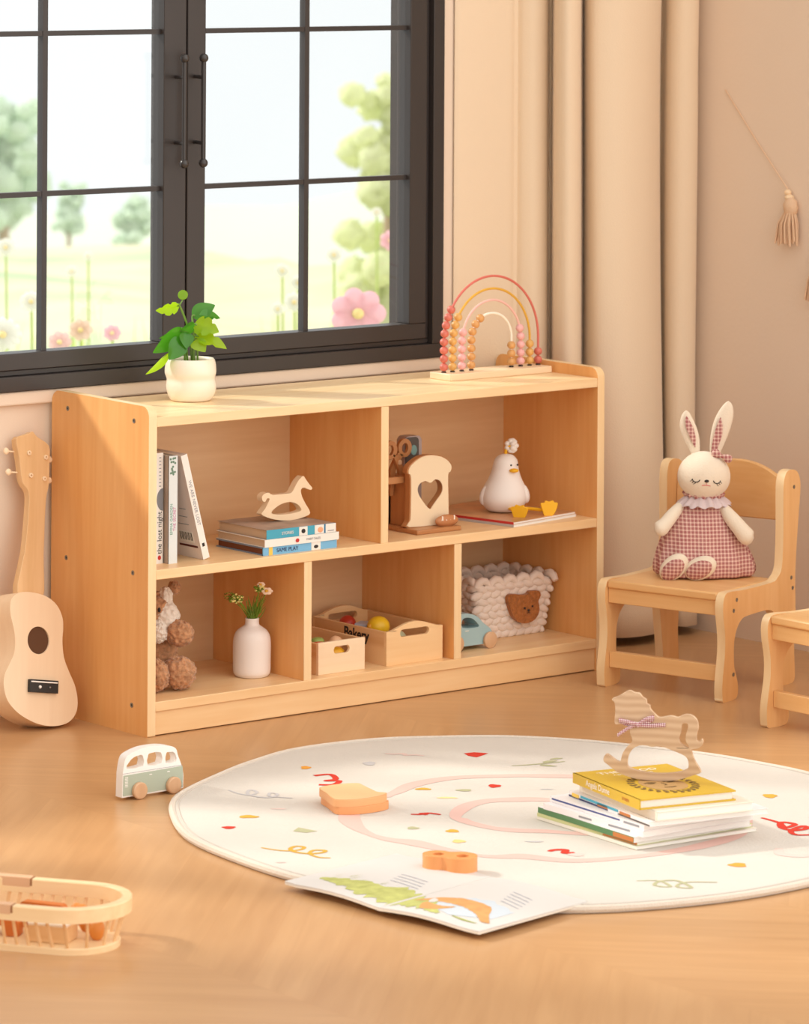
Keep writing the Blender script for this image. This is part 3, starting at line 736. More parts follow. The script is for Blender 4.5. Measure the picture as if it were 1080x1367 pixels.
def u3(b):
    b.box(-.0004, 0, .015, .055, .028, .048, wc)
    for k in range(9): b.box(-.0007, 0, .018+k*.004, .018+k*.004+(.001 if k % 2 else .002), .032, .046, blkp)
    b.box(-.0007, 0, .008, .060, .020, .0235, plain('dark_red_print', L(90,30,30), .6))
    for k in range(3): b.box(-.0006, 0, .02, .05-k*.006, .060+k*.014, .061+k*.014, gryp)
    sptext(b, 'WE ARE NEVER LOST', .0085, .0065, .100, gryp, -.0006, -PI/2+PI); b.box(.004, .009, -.0007, 0, .022, .028, blkp)
upright('white paperback with a barcode on its cover, leaning left on the upright books', .1435, .040, .0135, .186, .13, plain('blush_white_cover', L(236,224,218), .6), wc, math.radians(-15.2), u3, ZM+.0005)

# ------------------------------------------------------------------ bread holder and utensils
BR = [(-.0452,0),(-.0435,.012),(-0.0423,0.029),(-0.0421,0.089),(-0.0481,0.0978),(-0.0461,0.1076),(-0.0354,0.1167),(-0.016,0.1252),(0.0056,0.1269),(0.0295,0.1225),(0.047,0.1135),(0.0554,0.1028),(0.0526,0.0929),(0.0472,0.0875),(0.0485,0.0378),(0.049,0.012),(0.0496,0)]
HT = [(0.003,0.0301),(-0.0111,0.043),(-0.0231,0.059),(-0.0247,0.0708),(-0.0179,0.0786),(-0.0071,0.0807),(0.0049,0.0767),(0.0146,0.0818),(0.0255,0.0792),(0.0321,0.0695),(0.0311,0.0578),(0.0214,0.0469),(0.0106,0.0361)]
bh = thing('utensil_holder', 'wooden holder shaped like a bread slice with a heart hole on the shelf', 'holder', (.660, .048, ZM))
MB().box(-.050, .052, -.012, .092, 0, .0085, W('x', 'walnut')).build('base', bh, bevel=.002)
br_o = smooth(BR, 3); ht_o = smooth(HT, 3)
b = MB(); b.prism(move(br_o, 0, .0085), [move(ht_o, 0, .0085)], .020, .033, W('z', 'walnut')); s = b.build('bread_slice', bh, bevel=.001)
b = MB(); b.prism([(p[0]*.955, p[1]*.975+.0105) for p in br_o], [move(ht_o, 0, .0085)], .0184, .0199, plain('crumb_cream', L(240,218,184), .6)); f = b.build('crumb_face', s)
b = MB()
b.box(-.038, -.031, .033, .085, .0085, .098, W('z', 'walnut')); b.box(-.038, -.012, .078, .085, .0085, .098, W('z', 'walnut'))
b.build('cup', bh, bevel=.001)
MB().box(-.078, -.038, .040, .052, .086, .098, W('x', 'walnut')).build('side_bar', bh, bevel=.001)
loaf = MB(); lm = plain('crust_brown', L(190,126,80), .5)
loaf.ball((.030, .0035, .0175), (.026, .0085, .011), lm, 20, 12)
for k in range(4): loaf.box(-.0014, .0014, -.0005, .006, -.004, .005, wt, T(.016+k*.009, -.0025, .0225) @ R(.5, 'Y') @ R(-.5, 'X'))
loaf.build('small_loaf', bh, bevel=.0005)
wo = W('z', 'walnut')
sc_ = thing('toy_scissors', 'brown wooden toy scissors sticking up out of the bread slice holder', 'toy scissors', (.624, .112, ZM+.0340))
def blade(sx):
    b = MB(); cx = .020*sx
    ringp = ell(cx, .110, .0155, .0165, 24); holep = ell(cx, .110, .0070, .009, 20)
    b.prism(ringp, [holep], -.003, .004, wo, T(0, sx*.0042, 0)); b.prism([(cx*.5-.006, .103), (cx*.5+.006, .099), (-cx*.35+.006, .072), (-cx*.5+.003, .027), (-cx*.5-.004, .027), (-cx*.3-.007, .074)], [], -.003, .004, wo, T(0, sx*.0042, 0))
    return b.build('handle_blade', sc_, bevel=.001)
blade(-1); blade(1)
MB().lathe([(0, -.009), (.0045, -.009), (.0045, .009), (0, .009)], W('z', 'beech'), 14, T(0, 0, .087) @ R(PI/2, 'X')).build('pivot', sc_)
pe = thing('toy_phone', 'small grey rounded toy standing behind the wooden scissors', 'toy', (.671, .124, ZM+.0095))
gl_ = plain('lilac_grey', L(176,160,158), .4); dg = plain('dark_grey', L(84,76,72), .4)
b = MB(); b.prism(rrect(-.020, .020, -.0090, .153, .010), [], 0, .022, gl_); b.build('body', pe, bevel=.002)
b = MB(); b.prism(rrect(-.019, .012, .085, .151, .008), [], -.0015, 0, dg); b.prism(ell(0, .128, .007, .009), [], -.0025, -.0015, plain('teal_dot', L(120,160,158), .4)); b.build('front_panel', pe)

# ------------------------------------------------------------------ magazines + chick
a = .187
book('magazine', 'glossy brown magazine lying uppermost beneath the white duck figure', .182, .222, .0045, plain('mag_cover', L(206,150,104), .3, var=.35, vscale=14), pages, (.809, .007, ZM+.0046), a, 'x-', False, 'magazines under the duck', None, redp, .001, 'magazine')
book('magazine', 'pale magazine lying under the brown one on the upper shelf', .184, .222, .0045, wc, pages, (.8085, .006, ZM), a, 'x-', False, 'magazines under the duck', None, plain('mag_grey', L(190,180,176), .5), .001, 'magazine')
dz = ZM+.0092
ck = thing('duck_figure', 'white round duck figure with a flower on its head sitting on magazines', 'duck figure', (.882, .121, dz), CA)
ck.scale = (1.03, 1.03, .93)
dw = plain('matte_white', L(244,236,230), .6, .3); dy = plain('duck_yellow', L(244,184,26), .5)
q = s_([(0, 0), (.018, .0005), (.030, .004), (.0395, .018), (.0415, .032), (.0375, .048), (.030, .064), (.0245, .080), (.0225, .092), (.020, .102), (.013, .110), (.005, .1128), (0, .113)], 4, False)
MB().lathe(q, dw, 40, fn=lambda v, a_: (v[0]+ .004*(v[2]/.1), v[1]*.95, v[2])).build('body', ck, smooth_angle=80)
MB().ball((-.029, -.010, .034), (.013, .009, .022), dw, 18, 14, rot=R(.32, 'Y')).build('wing', ck)
MB().ball((.036, -.004, .036), (.010, .011, .020), dw, 18, 14, rot=R(-.25, 'Y')).build('wing', ck)
MB().ball((.018, -.0230, .0715+.012), (.0085, .007, .0042), dy, 16, 10, nz=.06, nf=3).build('beak', ck)
for c_ in ((.0130, -.0195, .0935), (.0245, -.0145, .0935)): MB().ball(c_, (.0018, .0014, .0019), ink, 10, 8).build('eye', ck)
MB().tube(s_([(.004, 0, .110), (.004, -.001, .119), (.007, -.002, .126), (.013, -.002, .129)], 5, False), .0024, dy, 10).build('flower_stalk', ck)
b = MB()
for k in range(7):
    a_ = 2*PI*k/7; b.ball((.014+.0022, .003+.0085*math.cos(a_)*.9, .129+.0100*math.sin(a_)), (.0055, .0052, .0052), dw, 12, 8)
    b.ball((.014+.008*math.cos(a_), .000, .129+.0095*math.sin(a_)), .0052, dw, 12, 8)
b.build('flower', ck)
for sx, x0, y0, x1, y1 in ((0, .010, -.030, .026, -.070), (1, .028, -.022, .080, -.046)):
    b = MB(); b.tube(s_([(x0, y0, .010), ((x0+x1)/2, (y0+y1)/2, .010), (x1, y1, .009)], 4, False), .0033, dy, 10); l_ = b.build('leg', ck)
    b = MB(); fp = [(-.006,-.012),(-.010,-.002),(-.0125,.008),(-.007,.0095),(-.0055,.0125),(0,.011),(.0055,.0125),(.0075,.0095),(.0125,.008),(.010,-.003),(.004,-.012)]
    b.prism(smooth([(p[0]*1.25, p[1]*1.25) for p in fp], 3), [], 0, .004, dy, T(x1, y1-.003, .0135 if sx else .0085) @ R(.25 if sx else -.35, 'Z')); b.build('foot', l_, bevel=.001)

# ------------------------------------------------------------------ teddy
fur = plain('brown_fur', L(188,138,100), .95, .1, bump=1, bscale=220, var=.3, vscale=120, sheen=.4)
furw = plain('white_fur', L(238,226,212), .95, .1, bump=1, bscale=260, sheen=.3)
td = thing('teddy_bear', 'brown and white plush teddy half hidden in the lower left compartment', 'plush toy', (.103, .120, ZB), CA)
def furball(c, r, mat, nm, parent=td, rot=None, amp=.16):
    b = MB(); b.ball(c, r, mat, 44, 30, rot=rot, nz=amp, nf=5.5)
    o = b.build(nm, parent, smooth_angle=80)
    tx = bpy.data.textures.get('fur_clumps') or bpy.data.textures.new('fur_clumps', 'CLOUDS'); tx.noise_scale = .0055
    s = o.modifiers.new('sub', 'SUBSURF'); s.levels = 1; s.render_levels = 1
    d = o.modifiers.new('d', 'DISPLACE'); d.texture = tx; d.strength = .0075; d.mid_level = .5; d.texture_coords = 'LOCAL'
    return o
furball((.0, .012, .052), (.036, .030, .050), fur, 'body', amp=.04)
hd = furball((-.004, -.004, .128), (.035, .030, .034), fur, 'head', amp=.04)
furball((.015, -.012, .118), (.026, .022, .030), furw, 'cheek', hd, amp=.03)
furball((.016, -.008, .150), (.013, .012, .020), furw, 'forehead_patch', hd, amp=.03)
furball((.006, -.030, .098), (.017, .014, .020), furw, 'muzzle', hd, amp=.03)
furball((-.034, .005, .160), (.013, .008, .013), fur, 'ear', hd)
furball((.030, .008, .166), (.011, .008, .011), fur, 'ear', hd)
b = MB(); b.ball((-.004, -.044, .122), (.0065, .004, .0048), plain('nose_brown', L(90,44,30), .4), 14, 10); b.build('nose', td)
for c_ in ((.0075, -.0390, .136), (-.022, -.030, .136)): MB().ball(c_, (.0026, .002, .0042), ink, 12, 8).build('eye', td)
furball((.041, -.024, .094), (.025, .020, .022), fur, 'arm', rot=R(.3, 'Y'))
furball((-.040, -.014, .080), (.018, .017, .024), fur, 'arm')
furball((.042, -.040, .0295), (.029, .027, .0275), fur, 'leg')
furball((.006, -.060, .0285), (.021, .026, .0265), fur, 'leg')

# ------------------------------------------------------------------ vase + flowers
vs_ = (.287, .092, ZB)
q = s_([(0, 0), (.024, 0), (.0295, .003), (.0325, .010), (.0328, .030), (.0328, .058), (.031, .070), (.026, .079), (.017, .0855), (.0128, .089), (.0118, .095), (.0118, .100), (.0100, .100), (.0095, .093), (0, .090)], 4, False)
o = MB().lathe(q, plain('matte_vase', L(240,228,220), .6, .3), 40).build('vase', loc=vs_, smooth_angle=60)
tag(o, 'small white bottle vase in the lower left compartment', 'vase')
fl = thing('flower_bunch', 'bunch of tiny yellow and pink flowers standing in the white vase', 'flowers', (vs_[0], vs_[1], ZB+.090), CA)
fl.scale = (1.1, 1.1, .86)
gs = plain('stem_green', L(112,136,30), .7, var=.3, vscale=50); bud = plain('bud_cream', L(238,222,140), .7); pet = plain('petal_peach', L(250,222,196), .6); oc = plain('ochre_sprig', L(150,120,40), .8)
b = MB()
for i in range(46):
    a = random.random()*6.28; r_ = .006*random.random(); tx = random.uniform(-.022, .026)*.7+.004; h = random.uniform(.022, .058)
    b.tube([(r_*math.cos(a), r_*math.sin(a), .002), (r_*math.cos(a)+tx*.5, r_*math.sin(a), h*.5), (tx, random.uniform(-.01, .01), h)], [.0011, .0009, .0004], gs, 5)
for (x, z) in ((-.031, .050), (-.021, .046), (.012, .070), (.021, .060), (-.026, .056)):
    b.tube([(0, 0, 0), (x*.5, 0, z*.62), (x, 0, z)], .0010, gs, 5)
b.build('stems', fl)
def head_(nm, cx, cz, r_, n, m1, m2, sz):
    b = MB()
    for i in range(n):
        a = random.random()*6.28; q_ = r_*math.sqrt(random.random()); b.ball((cx+q_*math.cos(a), random.uniform(-.008, .004), cz+q_*math.sin(a)*.8), sz*random.uniform(.7, 1.2), random.choice((m1, m2)), 8, 6)
    b.build(nm, fl)
head_('bud_cluster', -.026, .051, .012, 60, bud, gs, .0022); head_('bud_cluster', -.036, .056, .010, 30, oc, gs, .0016); head_('bud_cluster', .011, .072, .008, 40, bud, gs, .0022)
for (cx, cz, rr, m) in ((.014, .080, .0055, pet), (.0235, .067, .0075, pet)):
    b = MB()
    for k in range(6):
        a = 2*PI*k/6; b.ball((cx+rr*.7*math.cos(a), -.004, cz+rr*.6*math.sin(a)), (rr*.55, .0012, rr*.45), m, 10, 6)
    b.ball((cx-.001, -.006, cz+.001), rr*.38, plain('pollen', L(236,184,60), .7), 10, 8); b.build('blossom', fl)

# ------------------------------------------------------------------ crates
def crate(name, label, x0, x1, y0, y1, h, hs, th, mat1, mat2, arc, zh, hw, text=None):
    cx = (x0+x1)/2; w = x1-x0; d = y1-y0
    c = thing(name, label, 'crate', (cx, y0, ZB))
    top = [(-w/2, h)]
    if arc: top = [(-w/2, h)] + [(-w/2*.86+w*.86*i/14, h+arc*math.sin(PI*i/14)**1.3) for i in range(15)] + [(w/2, h)]
    else: top = [(-w/2, h), (w/2, h)]
    outl = [(-w/2, 0)]+top+[(w/2, 0)]
    hole_ = rrect(-hw, hw, zh-.0065, zh+.0065, .0063, 6)
    for yy in (0, d-th):
        MB().prism(outl, [hole_], yy, yy+th, mat1).build('end_board', c, bevel=.0008)
    for sx in (-1, 1):
        b = MB(); xa = sx*(w/2-th*.5); b.box(xa-th/2, xa+th/2, th, d-th, 0, hs, mat2)
        if text and sx < 0:
            me = text_mesh('Bakery', .0255, .0003, .0006); b.mesh(me, blkp, T(xa-th/2-.0003, d*.40, hs*.765) @ R(-PI/2, 'Z') @ R(PI/2, 'X'))
        b.build('side_board', c, bevel=.0008)
    MB().box(-w/2+th, w/2-th, th, d-th, 0, th*.8, mat2).build('floor_board', c, smooth_angle=0)
    return c
crate('toy_crate', 'small pale wooden crate holding toy food in the middle lower compartment', .3800, .4830, .024, .190, .0560, .0545, .006, W('x', 'pale'), W('y', 'pine'), 0, .040, .0175)
crate('toy_crate', 'larger wooden crate marked Bakery holding toy food', .5280, .6560, .020, .232, .0600, .0590, .007, W('x', 'maple'), W('y', 'pine'), .013, .0545, .033, 'Bakery')
def food(name, label, cat, c, r, col, extra=None, rough=.4):
    t_ = MB(); t_.ball((0, 0, 0), r, plain(name+'_skin', col, rough, var=.1, vscale=30), 24, 16)
    if extra: extra(t_)
    o = t_.build(name, loc=c, smooth_angle=80); tag(o, label, cat); return o
gm_ = plain('pepper_green', L(150,170,90), .4)
food('toy_tomato', 'red toy vegetable with a green top in the small crate', 'toy food', (.405, .058, ZB+.0400), (.0165, .0165, .0145), L(196,70,40), lambda b: b.ball((.002, .004, .012), (.013, .012, .0065), gm_, 16, 8))
food('toy_egg', 'peach coloured round toy in the small crate', 'toy food', (.4400, .052, ZB+.0455), (.0125, .0125, .0135), L(226,180,140))
food('toy_corn', 'yellow toy seen through the handle hole of the small crate', 'toy food', (.433, .042, ZB+.026), (.0200, .0105, .0160), L(240,180,40))
food('toy_lemon', 'bright yellow toy lemon in the Bakery crate', 'toy food', (.590, .120, ZB+.0500), (.0210, .0200, .0185), L(242,196,40), lambda b: b.ball((-.019, 0, .002), (.006, .005, .005), plain('lemon_tip', L(226,160,40), .5), 12, 8))
food('toy_strawberry', 'dark red toy fruit at the back of the Bakery crate', 'toy food', (.580, .196, ZB+.0440), (.016, .016, .017), L(190,60,40))
food('toy_pear', 'pale green toy seen through the handle hole of the Bakery crate', 'toy food', (.577, .052, ZB+.0350), (.020, .016, .020), L(196,204,170))
o = MB().prism(rrect(-.018, .018, -.006, .006, .005), [], -.012, .012, plain('pale_blue_paint', L(186,196,214), .4)).build('toy_block', loc=(.590, .160, ZB+.046), bevel=.001, rotz=.5)
tag(o, 'pale blue toy piece between the lemon and the red fruit', 'toy food')

# ------------------------------------------------------------------ toy car in shelf
CARP = [(-.092,.0180),(-.088,.034),(-.076,.046),(-.070,.060),(-0.0570,0.0669),(-0.0376,0.0658),(-0.0204,0.0594),(-0.0057,0.0466),(0.0116,0.0336),(0.0191,0.0178),(0.0142,0.009),(-0.0115,0.0085),(-.062,.0085),(-.086,.0090)]
car = thing('toy_car', 'pale blue wooden toy car with pink beige wheels before the knitted basket', 'toy car', (.783, .052, ZB))
cb = plain('powder_blue', L(166,196,200), .35)
b = MB(); b.prism(smooth(CARP, 4), [smooth([(-0.0539,0.0424),(-0.0533,0.058),(-0.0375,0.0589),(-0.0253,0.0524),(-0.0166,0.0403)], 3)], 0, .040, cb); b.build('body', car, bevel=.002)
for wx in (.0075, -.0700):
    for wy in (-.0075, .0405):
        MB().lathe([(0, 0), (.0125, 0), (.0148, .0015), (.0148, .0055), (.0125, .007), (0, .007)], W('z', 'beech'), 28, T(wx, wy+.007, .0150) @ R(PI/2, 'X')).build('wheel', car)
MB().box(-.048, -.040, -.0008, 0, .0352, .0364, wt).build('door_handle', car)

# ------------------------------------------------------------------ knitted basket
kb = thing('knitted_basket', 'cream chunky knitted basket with a brown bear face patch', 'basket', (.900, .112, ZB))
yarn = plain('cream_yarn', L(238,220,206), .9, .1, bump=.5, bscale=250, sheen=.3)
b = MB(); rows = 8; dpt = .115
for r_ in range(rows):
    z = .007+r_*.0125; f_ = z/.108; hw_ = .0715+.020*f_; hd_ = .050+.008*f_
    per = 4*(hw_+hd_); n = 26
    for i in range(n):
        s = ((i+(r_ % 2)*.5)/n)*per % per
        if s < 2*hw_: p = (-hw_+s, -hd_); an = 0
        elif s < 2*hw_+2*hd_: p = (hw_, -hd_+s-2*hw_); an = PI/2
        elif s < 4*hw_+2*hd_: p = (hw_-(s-2*hw_-2*hd_), hd_); an = 0
        else: p = (-hw_, hd_-(s-4*hw_-2*hd_)); an = PI/2
        q_ = random.uniform(-.12, .12)+(.34 if r_ % 2 else -.30)
        b.ball((p[0], p[1]+.058, z), (.0152, .0070, .0078), yarn, 14, 8, rot=(R(an, 'Z') @ R(q_, 'Y')).to_3x3())
b.build('woven_wall', kb, smooth_angle=80)
b = MB()
hw_, hd_ = .0885, .057; per = 4*(hw_+hd_); n = 18
for i in range(n):
    s = (i+.5)/n*per
    if s < 2*hw_: p = (-hw_+s, -hd_); an = 0
    elif s < 2*hw_+2*hd_: p = (hw_, -hd_+s-2*hw_); an = PI/2
    elif s < 4*hw_+2*hd_: p = (hw_-(s-2*hw_-2*hd_), hd_); an = PI
    else: p = (-hw_, hd_-(s-4*hw_-2*hd_)); an = -PI/2
    Mx = T(p[0], p[1]+.058, .0995) @ R(an, 'Z')
    b.tube([(Mx @ Vector((x_, 0, z_))) for x_, z_ in [(-.018, -.003), (-.012, .005), (-.003, .0095), (.006, .0075), (.012, .001), (.015, -.006)]], [.0055, .0072, .0076, .0072, .006, .004], yarn, 10)
b.build('looped_rim', kb, smooth_angle=80)
MB().box(-.068, .068, .012, .104, .002, .010, yarn).build('basket_bottom', kb, bevel=.003)
BP = [(-0.0237,0.0708),(-0.0213,0.0791),(-0.0113,0.0806),(0.0088,0.077),(0.0239,0.0774),(0.0289,0.0817),(0.049,0.0807),(0.0547,0.0725),(0.0492,0.0615),(0.0518,0.0441),(0.0418,0.0298),(0.0243,0.024),(0.0041,0.0271),(-0.011,0.0391),(-0.0186,0.0551)]
b = MB(); b.prism(smooth([(p[0]+.001, p[1]) for p in BP], 4), [], -.0125, -.003, plain('bear_brown', L(170,104,52), .95, .1, bump=1, bscale=300, var=.25, vscale=150, sheen=.3)); bp = b.build('bear_patch', kb, bevel=.0035, seg=3)
b = MB(); b.ball((.0165, -.013, .0520), .0022, ink, 10, 8); b.ball((.0350, -.013, .0540), .0019, ink, 10, 8); b.ball((.0255, -.0135, .0475), (.0032, .0015, .0024), ink, 10, 8)
b.tube([(.022, -.0132, .0425), (.0255, -.0132, .0435), (.029, -.0132, .0425)], .0006, ink, 5); b.build('bear_face', bp)

# ------------------------------------------------------------------ toy van
VAN = [(-0.0456,0.0052),(-0.0443,0.0421),(-0.0398,0.0634),(-0.0311,0.0714),(-0.0075,0.0775),(0.0196,0.0781),(0.0419,0.0753),(0.0564,0.0696),(0.0613,0.0573),(0.0679,0.0421),(0.072,0.0273),(0.0713,0.0052)]
vn = thing('toy_van', 'white and sage green wooden toy van standing on the floor', 'toy van', (-.270, -.375, 0))
vw = plain('van_white', L(248,244,240), .35); vg = plain('van_sage', L(178,188,170), .4)
def sm2(pts, n=4): return smooth(pts, n)
vp = [(-.0456, .0052), (-.0456, .0056)] + smooth(VAN[1:-1], 4, False) + [(.0713, .0056), (.0713, .0052)]
hs = [[(-0.037,0.0495),(-0.0326,0.0587),(-0.0248,0.0648),(-0.0153,0.0671),(-0.0068,0.0663),(-0.0058,0.0495)], [(0.0031,0.0497),(0.0037,0.0648),(0.0085,0.068),(0.0282,0.0667),(0.0292,0.0495)], [(0.0378,0.0492),(0.0385,0.064),(0.0428,0.0654),(0.0524,0.0639),(0.0565,0.0592),(0.0575,0.0489)]]
b = MB(); b.prism(vp, [smooth(h, 2) for h in hs], 0, .017, vw); b.build('body', vn, bevel=.0018)
b = MB(); b.prism([(-.0440, .0075), (-.0430, .0392), (.0695, .0405), (.0705, .0275), (.0698, .0075)], [], -.0008, .0002, vg)
for x_ in (.008, .042): b.box(x_-.0025, x_+.0025, -.0014, -.0008, .0345, .0358, vw)
for k in range(7): b.box(-.0405, -.035, -.0012, -.0008, .021+k*.0024, .022+k*.0024, vw)
b.build('painted_side', vn)
b = MB(); b.box(-.0445, .069, -.0006, .0002, .0418, .0422, gryp); b.build('belt_line', vn)
for wx in (-.0150, .0500):
    for wy in (-.0085, .0175):
        MB().lathe([(0, 0), (.0115, 0), (.0132, .0015), (.0132, .0065), (.0115, .008), (0, .008)], W('z', 'beech'), 28, T(wx, wy+.008, .0134) @ R(PI/2, 'X')).build('wheel', vn)

# ------------------------------------------------------------------ rug
rugm = plain('rug_pile', L(212,204,194), .95, .1, bump=.5, bscale=260, sheen=.2, var=.015, vscale=10)
seamm = plain('rug_binding', L(226,214,200), .95, .1, bump=1, bscale=400)
bnd = [(-.333,-.535),(-.245,-.425),(-.092,-.334),(.010,-.288),(.117,-.258),(.259,-.274),(.362,-.326),(.456,-.394),(.530,-.490),(.578,-.588),(.622,-.700),(.640,-.800),(.648,-.900),(.632,-1.030),(.585,-1.150),(.505,-1.268),(.400,-1.352),(.270,-1.405),(.126,-1.431),(-.043,-1.420),(-.215,-1.357),(-.330,-1.245),(-.405,-1.10),(-.428,-.975),(-.426,-.836),(-.400,-.673)]
rb = smooth(bnd, 5); n = len(rb); rc = (.114, -.859)
b = MB(); vs = [(rc[0], rc[1], .0098)]; fs = []
rings_ = [.12, .25, .4, .55, .7, .82, .92, .985, 1.0, 1.004]; zs = [.0098]*7+[.0096, .0075, .001]
for ri, (f_, z) in enumerate(zip(rings_, zs)):
    for i, p in enumerate(rb):
        wv = .0018*math.sin(i*.9)*(f_ > .98)
        vs.append((rc[0]+(p[0]-rc[0])*f_, rc[1]+(p[1]-rc[1])*f_, z))
for i in range(n): fs.append((0, 1+(i+1) % n, 1+i))
for r_ in range(len(rings_)-1):
    for i in range(n):
        j = (i+1) % n; a = 1+r_*n; fs.append((a+i, a+j, a+n+j, a+n+i))
fs = [f[::-1] for f in fs]
vs2 = vs
b.add(vs, fs, rugm)
zz = .0102
red_ = plain('rug_red', L(206,50,28), .9); yel_ = plain('rug_mustard', L(214,164,60), .9); gre_ = plain('rug_grey', L(194,190,190), .9); oli_ = plain('rug_olive', L(180,178,140), .9); pin_ = plain('rug_pink', L(224,186,176), .9); ora_ = plain('rug_orange', L(232,160,60), .9); lpk = plain('rug_light_pink', L(226,200,192), .9)
# wavy pink rings
def wring(pts, w0, amp, freq, mat):
    sp_ = smooth(pts, 6); m = len(sp_); cx = sum(p[0] for p in sp_)/m; cy = sum(p[1] for p in sp_)/m; vv = []; ff = []
    for i, p in enumerate(sp_):
        d = Vector((p[0]-cx, p[1]-cy)).normalized(); ww = w0*(1+.35*math.sin(i*.37))+amp*abs(math.sin(i*freq))
        vv += [(p[0]-d.x*ww, p[1]-d.y*ww, zz), (p[0]+d.x*w0*.6, p[1]+d.y*w0*.6, zz)]
    for i in range(m): j = (i+1) % m; ff.append((2*i, 2*j, 2*j+1, 2*i+1))
    b.add(vv, [f[::-1] for f in ff] if True else ff, mat)
ring1 = [(0.016,-0.623),(0.087,-0.585),(0.17,-0.585),(0.248,-0.626),(0.324,-0.684),(0.355,-0.733),(0.427,-0.882),(0.388,-1.023),(0.272,-1.151),(0.159,-1.188),(0.038,-1.175),(-0.058,-1.141),(-0.1,-1.079),(-0.138,-1.039),(-0.165,-0.958),(-0.177,-0.898),(-0.185,-0.856),(-0.173,-0.771),(-0.141,-0.706),(-.07,-.65)]
ring2 = [(-0.011,-0.814),(0.038,-0.764),(0.096,-0.746),(0.15,-0.765),(0.19,-0.802),(0.242,-0.91),(0.199,-1.009),(0.088,-1.031),(0.038,-0.976),(-0.003,-0.932),(-0.018,-0.875)]
wring(ring1, .011, .012, .16, pin_); wring(ring2, .010, .014, .11, pin_)
def blob(x, y, rx, ry, mat, rot=0, jag=.12):
    pts = []
    for i in range(18):
        a = 2*PI*i/18; k = 1+jag*math.sin(3*a+x*40)+jag*.6*math.sin(5*a+y*30); u, v = rx*k*math.cos(a), ry*k*math.sin(a)
        pts.append((x+u*math.cos(rot)-v*math.sin(rot), y+u*math.sin(rot)+v*math.cos(rot)))
    b._flat(pts, zz+.0001, mat)
RR = CA
blob(.034, -.388, .008, .012, ora_, RR)
b.stroke([(0.007,-0.445),(0.033,-0.453),(0.018,-0.486),(-0.002,-0.486),(0.014,-0.500),(-0.010,-0.516),(-0.029,-0.503)], .007, zz, red_, taper=False)
b.stroke([(-0.164,-0.447),(-0.167,-0.478),(-0.16,-0.498),(-0.138,-0.487),(-0.137,-0.467),(-0.158,-0.489),(-0.158,-0.514),(-0.145,-0.531),(-0.123,-0.52),(-0.125,-0.504),(-0.141,-0.523),(-0.131,-0.541),(-0.121,-0.555)], .004, zz, gre_)
blob(-.253, -.618, .015, .010, yel_, RR); blob(-.321, -.659, .010, .009, red_, RR)
b._flat([(-0.26,-0.737),(-0.238,-.722),(-0.231,-0.759),(-0.251,-0.757)], zz, oli_)
b.stroke([(-0.362,-0.794),(-0.355,-0.818),(-0.343,-0.835),(-0.324,-0.839),(-0.311,-0.83),(-0.317,-0.818),(-0.334,-0.827),(-0.34,-0.848),(-0.33,-0.868),(-0.312,-0.874),(-0.3,-0.866),(-0.312,-0.855),(-0.33,-0.868),(-0.334,-0.894),(-0.323,-0.908)], .0048, zz, yel_)
blob(-.184, -.603, .012, .004, lpk, RR); blob(-.395, -.885, .007, .004, lpk, RR); blob(.135, -.425, .010, .014, gre_, RR)
b.stroke([(.205,-.378),(.212,-.392),(.228,-.398),(.222,-.410),(.236,-.418),(.243,-.432)], .006, zz, lpk)
b._flat([(0.307,-0.456),(0.326,-0.46),(0.339,-0.48),(0.322,-0.487),(0.303,-0.493),(0.3,-0.475)], zz, red_)
b.stroke([(0.305,-0.578),(0.335,-0.590),(0.365,-0.598),(0.395,-0.605)], .004, zz, oli_); blob(.352, -.612, .014, .006, oli_, RR-.4); blob(.375, -.590, .014, .006, oli_, RR+.6); blob(.398, -.580, .012, .005, oli_, RR+.5)
blob(.184, -.678, .010, .012, red_, RR); blob(.081, -.627, .013, .008, yel_, RR); blob(.070, -.699, .016, .006, plain('rug_pale_yellow', L(238,212,150), .9), RR); blob(.126, -.673, .012, .008, oli_, RR)
b.stroke([(-.048,-.755),(-.036,-.765),(-.022,-.765),(-.014,-.785)], .006, zz, red_); blob(-.030, -.765, .008, .008, red_, RR)
blob(-.105, -.83, .009, .009, oli_, RR); blob(-.071, -.881, .010, .010, yel_, RR); blob(-.107, -.939, .010, .011, plain('rug_apricot', L(240,200,130), .9), RR)
b.stroke([(-.045,-1.070),(-.032,-1.068),(-.020,-1.078),(-.034,-1.092),(-.020,-1.098)], .008, zz, red_)
blob(.233, -.746, .010, .003, gre_, RR); blob(-.020, -1.009, .014, .004, gre_, RR)
b.stroke([(-0.067,-1.284),(-0.042,-1.303),(-0.053,-1.339),(-0.065,-1.320),(-0.043,-1.306),(-0.021,-1.319),(-0.034,-1.362),(-.046,-1.345),(-0.018,-1.333),(0.017,-1.36)], .0042, zz, oli_)
b.stroke([(0.358,-1.098),(0.355,-1.138),(0.340,-1.168),(0.366,-1.162),(0.360,-1.140),(0.335,-1.165),(0.335,-1.190),(0.359,-1.193),(0.367,-1.178),(0.330,-1.190),(0.318,-1.215),(.345,-1.232)], .0075, zz, red_)
blob(.114, -1.301, .013, .013, ora_, RR); blob(.476, -.995, .011, .014, yel_, RR); blob(-.027, -1.11, .012, .010, lpk, RR); b.stroke([(.46,-1.10),(.45,-1.14),(.44,-1.16)], .005, zz, gre_)
b.stroke([(.235,-1.262),(.212,-1.290),(.228,-1.318),(.262,-1.325)], .012, zz, lpk)
rug = b.build('rug', smooth_angle=50)
tag(rug, 'round cream play rug with red and mustard doodles and pink rings', 'rug')
